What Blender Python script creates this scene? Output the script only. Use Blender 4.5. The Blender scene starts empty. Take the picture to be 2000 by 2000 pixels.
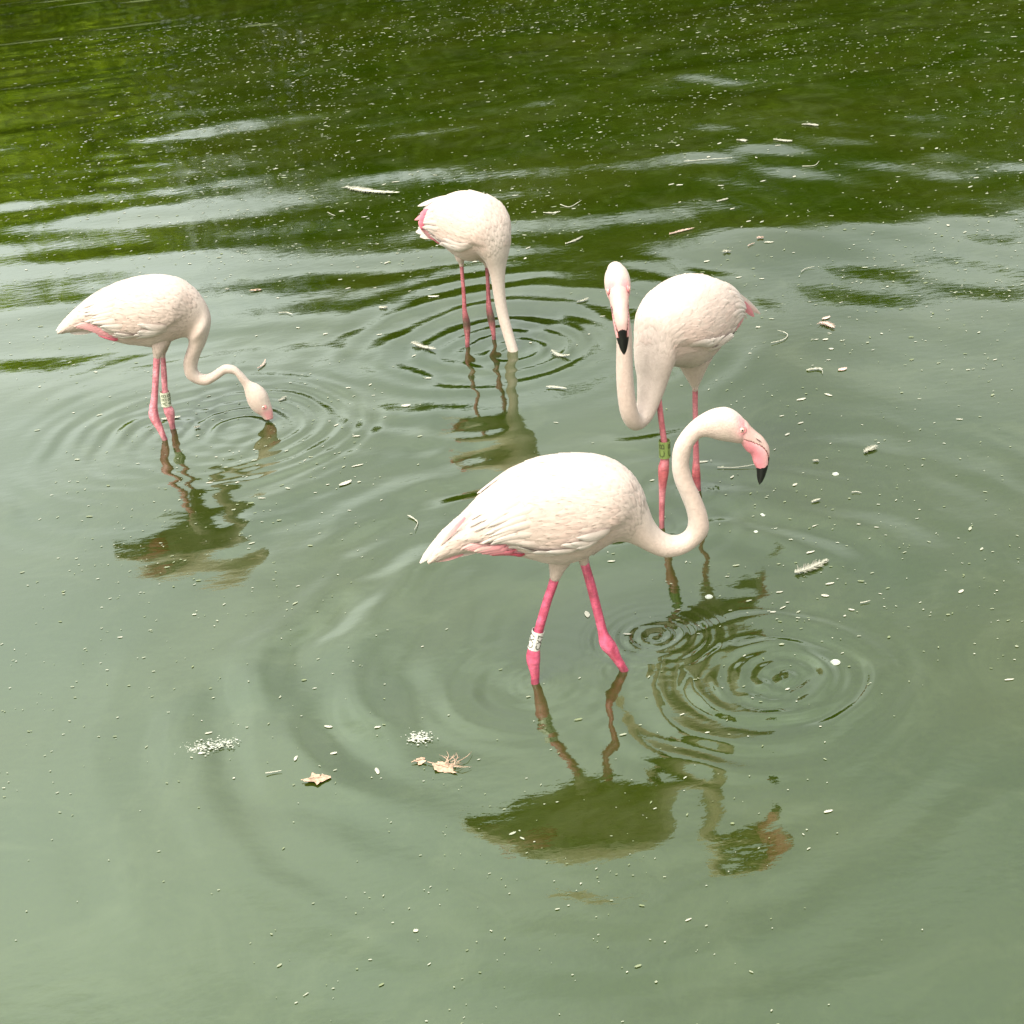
import bpy, bmesh, math, random
import numpy as np
from mathutils import Vector, Matrix

rng = np.random.default_rng(11)
random.seed(11)
scene = bpy.context.scene
col = scene.collection

# ------------------------------------------------------------------ camera
PITCH = math.radians(27.0)          # looking down from the edge of the pond
ROLL = math.asin(0.1248)            # the picture hangs askew, so the camera is rolled
CAM_H = 2.5
R_ = Vector((1, 0, 0)); F_ = Vector((0, math.cos(PITCH), -math.sin(PITCH))); U_ = Vector((0, math.sin(PITCH), math.cos(PITCH)))
cx_ = R_ * math.cos(ROLL) - U_ * math.sin(ROLL)
cy_ = R_ * math.sin(ROLL) + U_ * math.cos(ROLL)
cam_data = bpy.data.cameras.new('camera')
cam = bpy.data.objects.new('camera', cam_data); col.objects.link(cam)
m = Matrix((cx_, cy_, -F_)).transposed().to_4x4(); m.translation = (0, 0, CAM_H)
cam.matrix_world = m
cam_data.sensor_width = 36.0
cam_data.lens = 36.0 * 3105.6 / 2000.0
cam_data.clip_start = 0.05
cam_data.clip_end = 2000.0
scene.camera = cam

# ------------------------------------------------------------------ sky and sun: bright overcast day
SUN_EL = math.radians(58); SUN_AZ = math.radians(215)
world = bpy.data.worlds.new('World'); scene.world = world; world.use_nodes = True
nt = world.node_tree; nt.nodes.clear()
sky = nt.nodes.new('ShaderNodeTexSky'); sky.sky_type = 'NISHITA'; sky.sun_disc = False
sky.sun_elevation = SUN_EL; sky.sun_rotation = SUN_AZ; sky.air_density = 1.0; sky.dust_density = 4.0; sky.ozone_density = 1.0
hs = nt.nodes.new('ShaderNodeHueSaturation'); hs.inputs['Saturation'].default_value = 0.22
tint = nt.nodes.new('ShaderNodeMix'); tint.data_type = 'RGBA'; tint.blend_type = 'MULTIPLY'; tint.inputs[0].default_value = 1.0
tint.inputs[7].default_value = (1.0, 1.0, 0.95, 1)
tc = nt.nodes.new('ShaderNodeTexCoord')
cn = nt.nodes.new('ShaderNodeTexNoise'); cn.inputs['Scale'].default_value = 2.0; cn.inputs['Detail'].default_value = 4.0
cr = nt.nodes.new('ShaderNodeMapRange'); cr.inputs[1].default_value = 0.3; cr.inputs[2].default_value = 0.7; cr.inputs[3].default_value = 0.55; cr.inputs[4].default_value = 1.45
cl = nt.nodes.new('ShaderNodeMix'); cl.data_type = 'RGBA'; cl.blend_type = 'MULTIPLY'; cl.inputs[0].default_value = 1.0
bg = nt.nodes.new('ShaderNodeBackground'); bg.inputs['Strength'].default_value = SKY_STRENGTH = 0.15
wo = nt.nodes.new('ShaderNodeOutputWorld')
L = nt.links.new
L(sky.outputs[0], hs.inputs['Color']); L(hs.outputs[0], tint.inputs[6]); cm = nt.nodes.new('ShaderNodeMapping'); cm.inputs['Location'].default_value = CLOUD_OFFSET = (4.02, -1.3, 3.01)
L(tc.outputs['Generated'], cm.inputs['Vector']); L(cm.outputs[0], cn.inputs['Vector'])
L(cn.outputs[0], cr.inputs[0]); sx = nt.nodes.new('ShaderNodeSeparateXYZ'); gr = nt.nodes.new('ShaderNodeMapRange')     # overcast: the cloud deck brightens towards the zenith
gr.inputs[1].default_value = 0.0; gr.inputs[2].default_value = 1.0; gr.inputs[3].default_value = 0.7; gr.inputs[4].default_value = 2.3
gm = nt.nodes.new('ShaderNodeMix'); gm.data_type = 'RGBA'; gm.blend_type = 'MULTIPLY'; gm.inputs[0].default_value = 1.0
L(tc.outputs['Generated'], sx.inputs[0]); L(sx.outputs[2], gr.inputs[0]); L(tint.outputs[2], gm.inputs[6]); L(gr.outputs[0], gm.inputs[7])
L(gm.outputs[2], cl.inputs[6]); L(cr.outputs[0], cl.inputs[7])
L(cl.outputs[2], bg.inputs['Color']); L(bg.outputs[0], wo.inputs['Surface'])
sd = bpy.data.lights.new('sun', 'SUN'); sd.energy = 0.5; sd.angle = math.radians(25); sd.color = (1.0, 0.97, 0.92)
sun = bpy.data.objects.new('sun', sd); col.objects.link(sun)
sdir = Vector((math.sin(SUN_AZ) * math.cos(SUN_EL), math.cos(SUN_AZ) * math.cos(SUN_EL), math.sin(SUN_EL)))
sun.rotation_euler = sdir.to_track_quat('Z', 'Y').to_euler(); sun.location = (0, 0, 30)
vs = scene.view_settings
vs.view_transform = 'Standard'; vs.look = 'None'; vs.gamma = 1.0; vs.use_curve_mapping = False
vs.exposure = 1.33

# ------------------------------------------------------------------ helpers
def tag(o, label=None, cat=None, group=None, kind=None):
    if label: o['label'] = label
    if cat: o['category'] = cat
    if group: o['group'] = group
    if kind: o['kind'] = kind
    return o

def empty(name, loc, rz=0.0):
    o = bpy.data.objects.new(name, None); col.objects.link(o)
    o.location = loc; o.rotation_euler = (0, 0, rz); o.empty_display_size = 0.1
    return o

def mesh_obj(name, verts, faces, mat, parent=None, smooth=True, colors=None, mats=None, midx=None):
    me = bpy.data.meshes.new(name)
    verts = np.asarray(verts, dtype=np.float32)
    if isinstance(faces, np.ndarray) and faces.ndim == 2:
        n, k = faces.shape
        me.vertices.add(len(verts)); me.vertices.foreach_set('co', verts.ravel())
        me.loops.add(n * k); me.loops.foreach_set('vertex_index', faces.astype(np.int32).ravel())
        me.polygons.add(n); me.polygons.foreach_set('loop_start', np.arange(0, n * k, k, dtype=np.int32))
        me.update(calc_edges=True)
    else:
        me.from_pydata([tuple(v) for v in verts], [], [tuple(f) for f in faces]); me.update()
    if smooth: me.polygons.foreach_set('use_smooth', np.ones(len(me.polygons), dtype=bool))
    if colors is not None:
        a = me.color_attributes.new('Col', 'FLOAT_COLOR', 'POINT')
        c = np.ones((len(verts), 4), dtype=np.float32); c[:, :3] = colors
        a.data.foreach_set('color', c.ravel())
    if mat is not None: me.materials.append(mat)
    o = bpy.data.objects.new(name, me); col.objects.link(o)
    if parent is not None: o.parent = parent
    return o

def catmull(st, u):
    """stations st (n, k) sampled at fractional indices u (m,), with linear run-out past both ends"""
    st = np.asarray(st, float); n = len(st); u = np.asarray(u, float)
    i = np.clip(np.floor(u).astype(int), 0, n - 2); t = (u - i)[..., None]
    p1 = st[i]; p2 = st[i + 1]
    p0 = np.where((i > 0)[..., None], st[np.maximum(i - 1, 0)], 2 * p1 - p2)
    p3 = np.where((i < n - 2)[..., None], st[np.minimum(i + 2, n - 1)], 2 * p2 - p1)
    tt = np.clip(t, 0, 1)
    r = 0.5 * (2 * p1 + (p2 - p0) * tt + (2 * p0 - 5 * p1 + 4 * p2 - p3) * tt ** 2 + (3 * p1 - p0 - 3 * p2 + p3) * tt ** 3)
    lin0 = p1 + (p2 - p1) * t; 
    return np.where((t < 0), lin0, np.where(t > 1, lin0, r))

def ring_grid(P, cap=True):
    """P (m, k, 3) rings -> verts, faces (closed round the ring, ends capped with a fan)"""
    m_, k = P.shape[:2]
    V = P.reshape(-1, 3); a = np.arange(m_ - 1)[:, None] * k; j = np.arange(k)[None, :]; j2 = (j + 1) % k
    Fq = np.stack([a + j, a + j2, a + k + j2, a + k + j], -1).reshape(-1, 4)
    faces = [tuple(f) for f in Fq]
    if cap:
        faces.append(tuple(range(k))[::-1]); faces.append(tuple(range((m_ - 1) * k, m_ * k)))
    return V, faces

def loft(st, sub=4, k=24, power=1.0):
    n = len(st); u = np.linspace(0, n - 1, (n - 1) * sub + 1)
    s = catmull(st, u); th = np.linspace(0, 2 * np.pi, k, endpoint=False)
    P = s[:, None, 0:3] + s[:, None, 3:6] * np.sin(th)[None, :, None] + s[:, None, 6:9] * np.cos(th)[None, :, None]
    return P, u, th

def tube(pts, k=12, sub=3):
    """pts (n,4): centre line and radius"""
    p = np.asarray(pts, float); n = len(p)
    u = np.linspace(0, n - 1, (n - 1) * sub + 1); s = catmull(p, u)
    t = np.gradient(s[:, :3], axis=0); t /= np.linalg.norm(t, axis=1)[:, None] + 1e-9
    ref = np.array([0.31, 0.9, 0.3]) if abs(t.mean(0)[2]) > 0.5 else np.array([0.05, 0.1, 1.0])
    a = np.cross(t, ref); a /= np.linalg.norm(a, axis=1)[:, None] + 1e-9
    b = np.cross(t, a)
    th = np.linspace(0, 2 * np.pi, k, endpoint=False)
    P = s[:, None, :3] + s[:, None, 3:4] * (a[:, None] * np.cos(th)[None, :, None] + b[:, None] * np.sin(th)[None, :, None])
    return P, u

def srgb(r, g, b):
    f = lambda c: (c / 255 / 12.92) if c / 255 <= 0.04045 else ((c / 255 + 0.055) / 1.055) ** 2.4
    return (f(r), f(g), f(b))

def new_mat(name):
    mt = bpy.data.materials.new(name); mt.use_nodes = True
    return mt, mt.node_tree, mt.node_tree.nodes['Principled BSDF']

def attr_mat(name, rough, bump_scale=0.0, bump_strength=0.0, bump_dist=0.002, noise_amt=0.1, noise_scale=60, sheen=0.0, spec=0.3, stretch=(1, 1, 1), trans=0.0):
    """colour from the mesh's own painted colour, varied by noise, with fine relief"""
    mt, t, b = new_mat(name)
    at = t.nodes.new('ShaderNodeAttribute'); at.attribute_name = 'Col'
    tcn = t.nodes.new('ShaderNodeTexCoord'); mp = t.nodes.new('ShaderNodeMapping'); mp.inputs['Scale'].default_value = stretch
    t.links.new(tcn.outputs['Object'], mp.inputs['Vector'])
    nz = t.nodes.new('ShaderNodeTexNoise'); nz.inputs['Scale'].default_value = noise_scale; nz.inputs['Detail'].default_value = 4
    t.links.new(mp.outputs[0], nz.inputs['Vector'])
    mr = t.nodes.new('ShaderNodeMapRange'); mr.inputs[1].default_value = 0.3; mr.inputs[2].default_value = 0.7
    mr.inputs[3].default_value = 1 - noise_amt; mr.inputs[4].default_value = 1 + noise_amt
    t.links.new(nz.outputs[0], mr.inputs[0])
    mx = t.nodes.new('ShaderNodeMix'); mx.data_type = 'RGBA'; mx.blend_type = 'MULTIPLY'; mx.inputs[0].default_value = 1
    t.links.new(at.outputs['Color'], mx.inputs[6]); t.links.new(mr.outputs[0], mx.inputs[7])
    t.links.new(mx.outputs[2], b.inputs['Base Color'])
    b.inputs['Roughness'].default_value = rough; b.inputs['Specular IOR Level'].default_value = spec
    if sheen: b.inputs['Sheen Weight'].default_value = sheen; b.inputs['Sheen Roughness'].default_value = 0.6
    if trans: b.inputs['Transmission Weight'].default_value = 0.0
    if bump_strength:
        n2 = t.nodes.new('ShaderNodeTexNoise'); n2.inputs['Scale'].default_value = bump_scale; n2.inputs['Detail'].default_value = 5
        t.links.new(mp.outputs[0], n2.inputs['Vector'])
        bp = t.nodes.new('ShaderNodeBump'); bp.inputs['Strength'].default_value = bump_strength; bp.inputs['Distance'].default_value = bump_dist
        t.links.new(n2.outputs[0], bp.inputs['Height']); t.links.new(bp.outputs[0], b.inputs['Normal'])
    return mt
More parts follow.
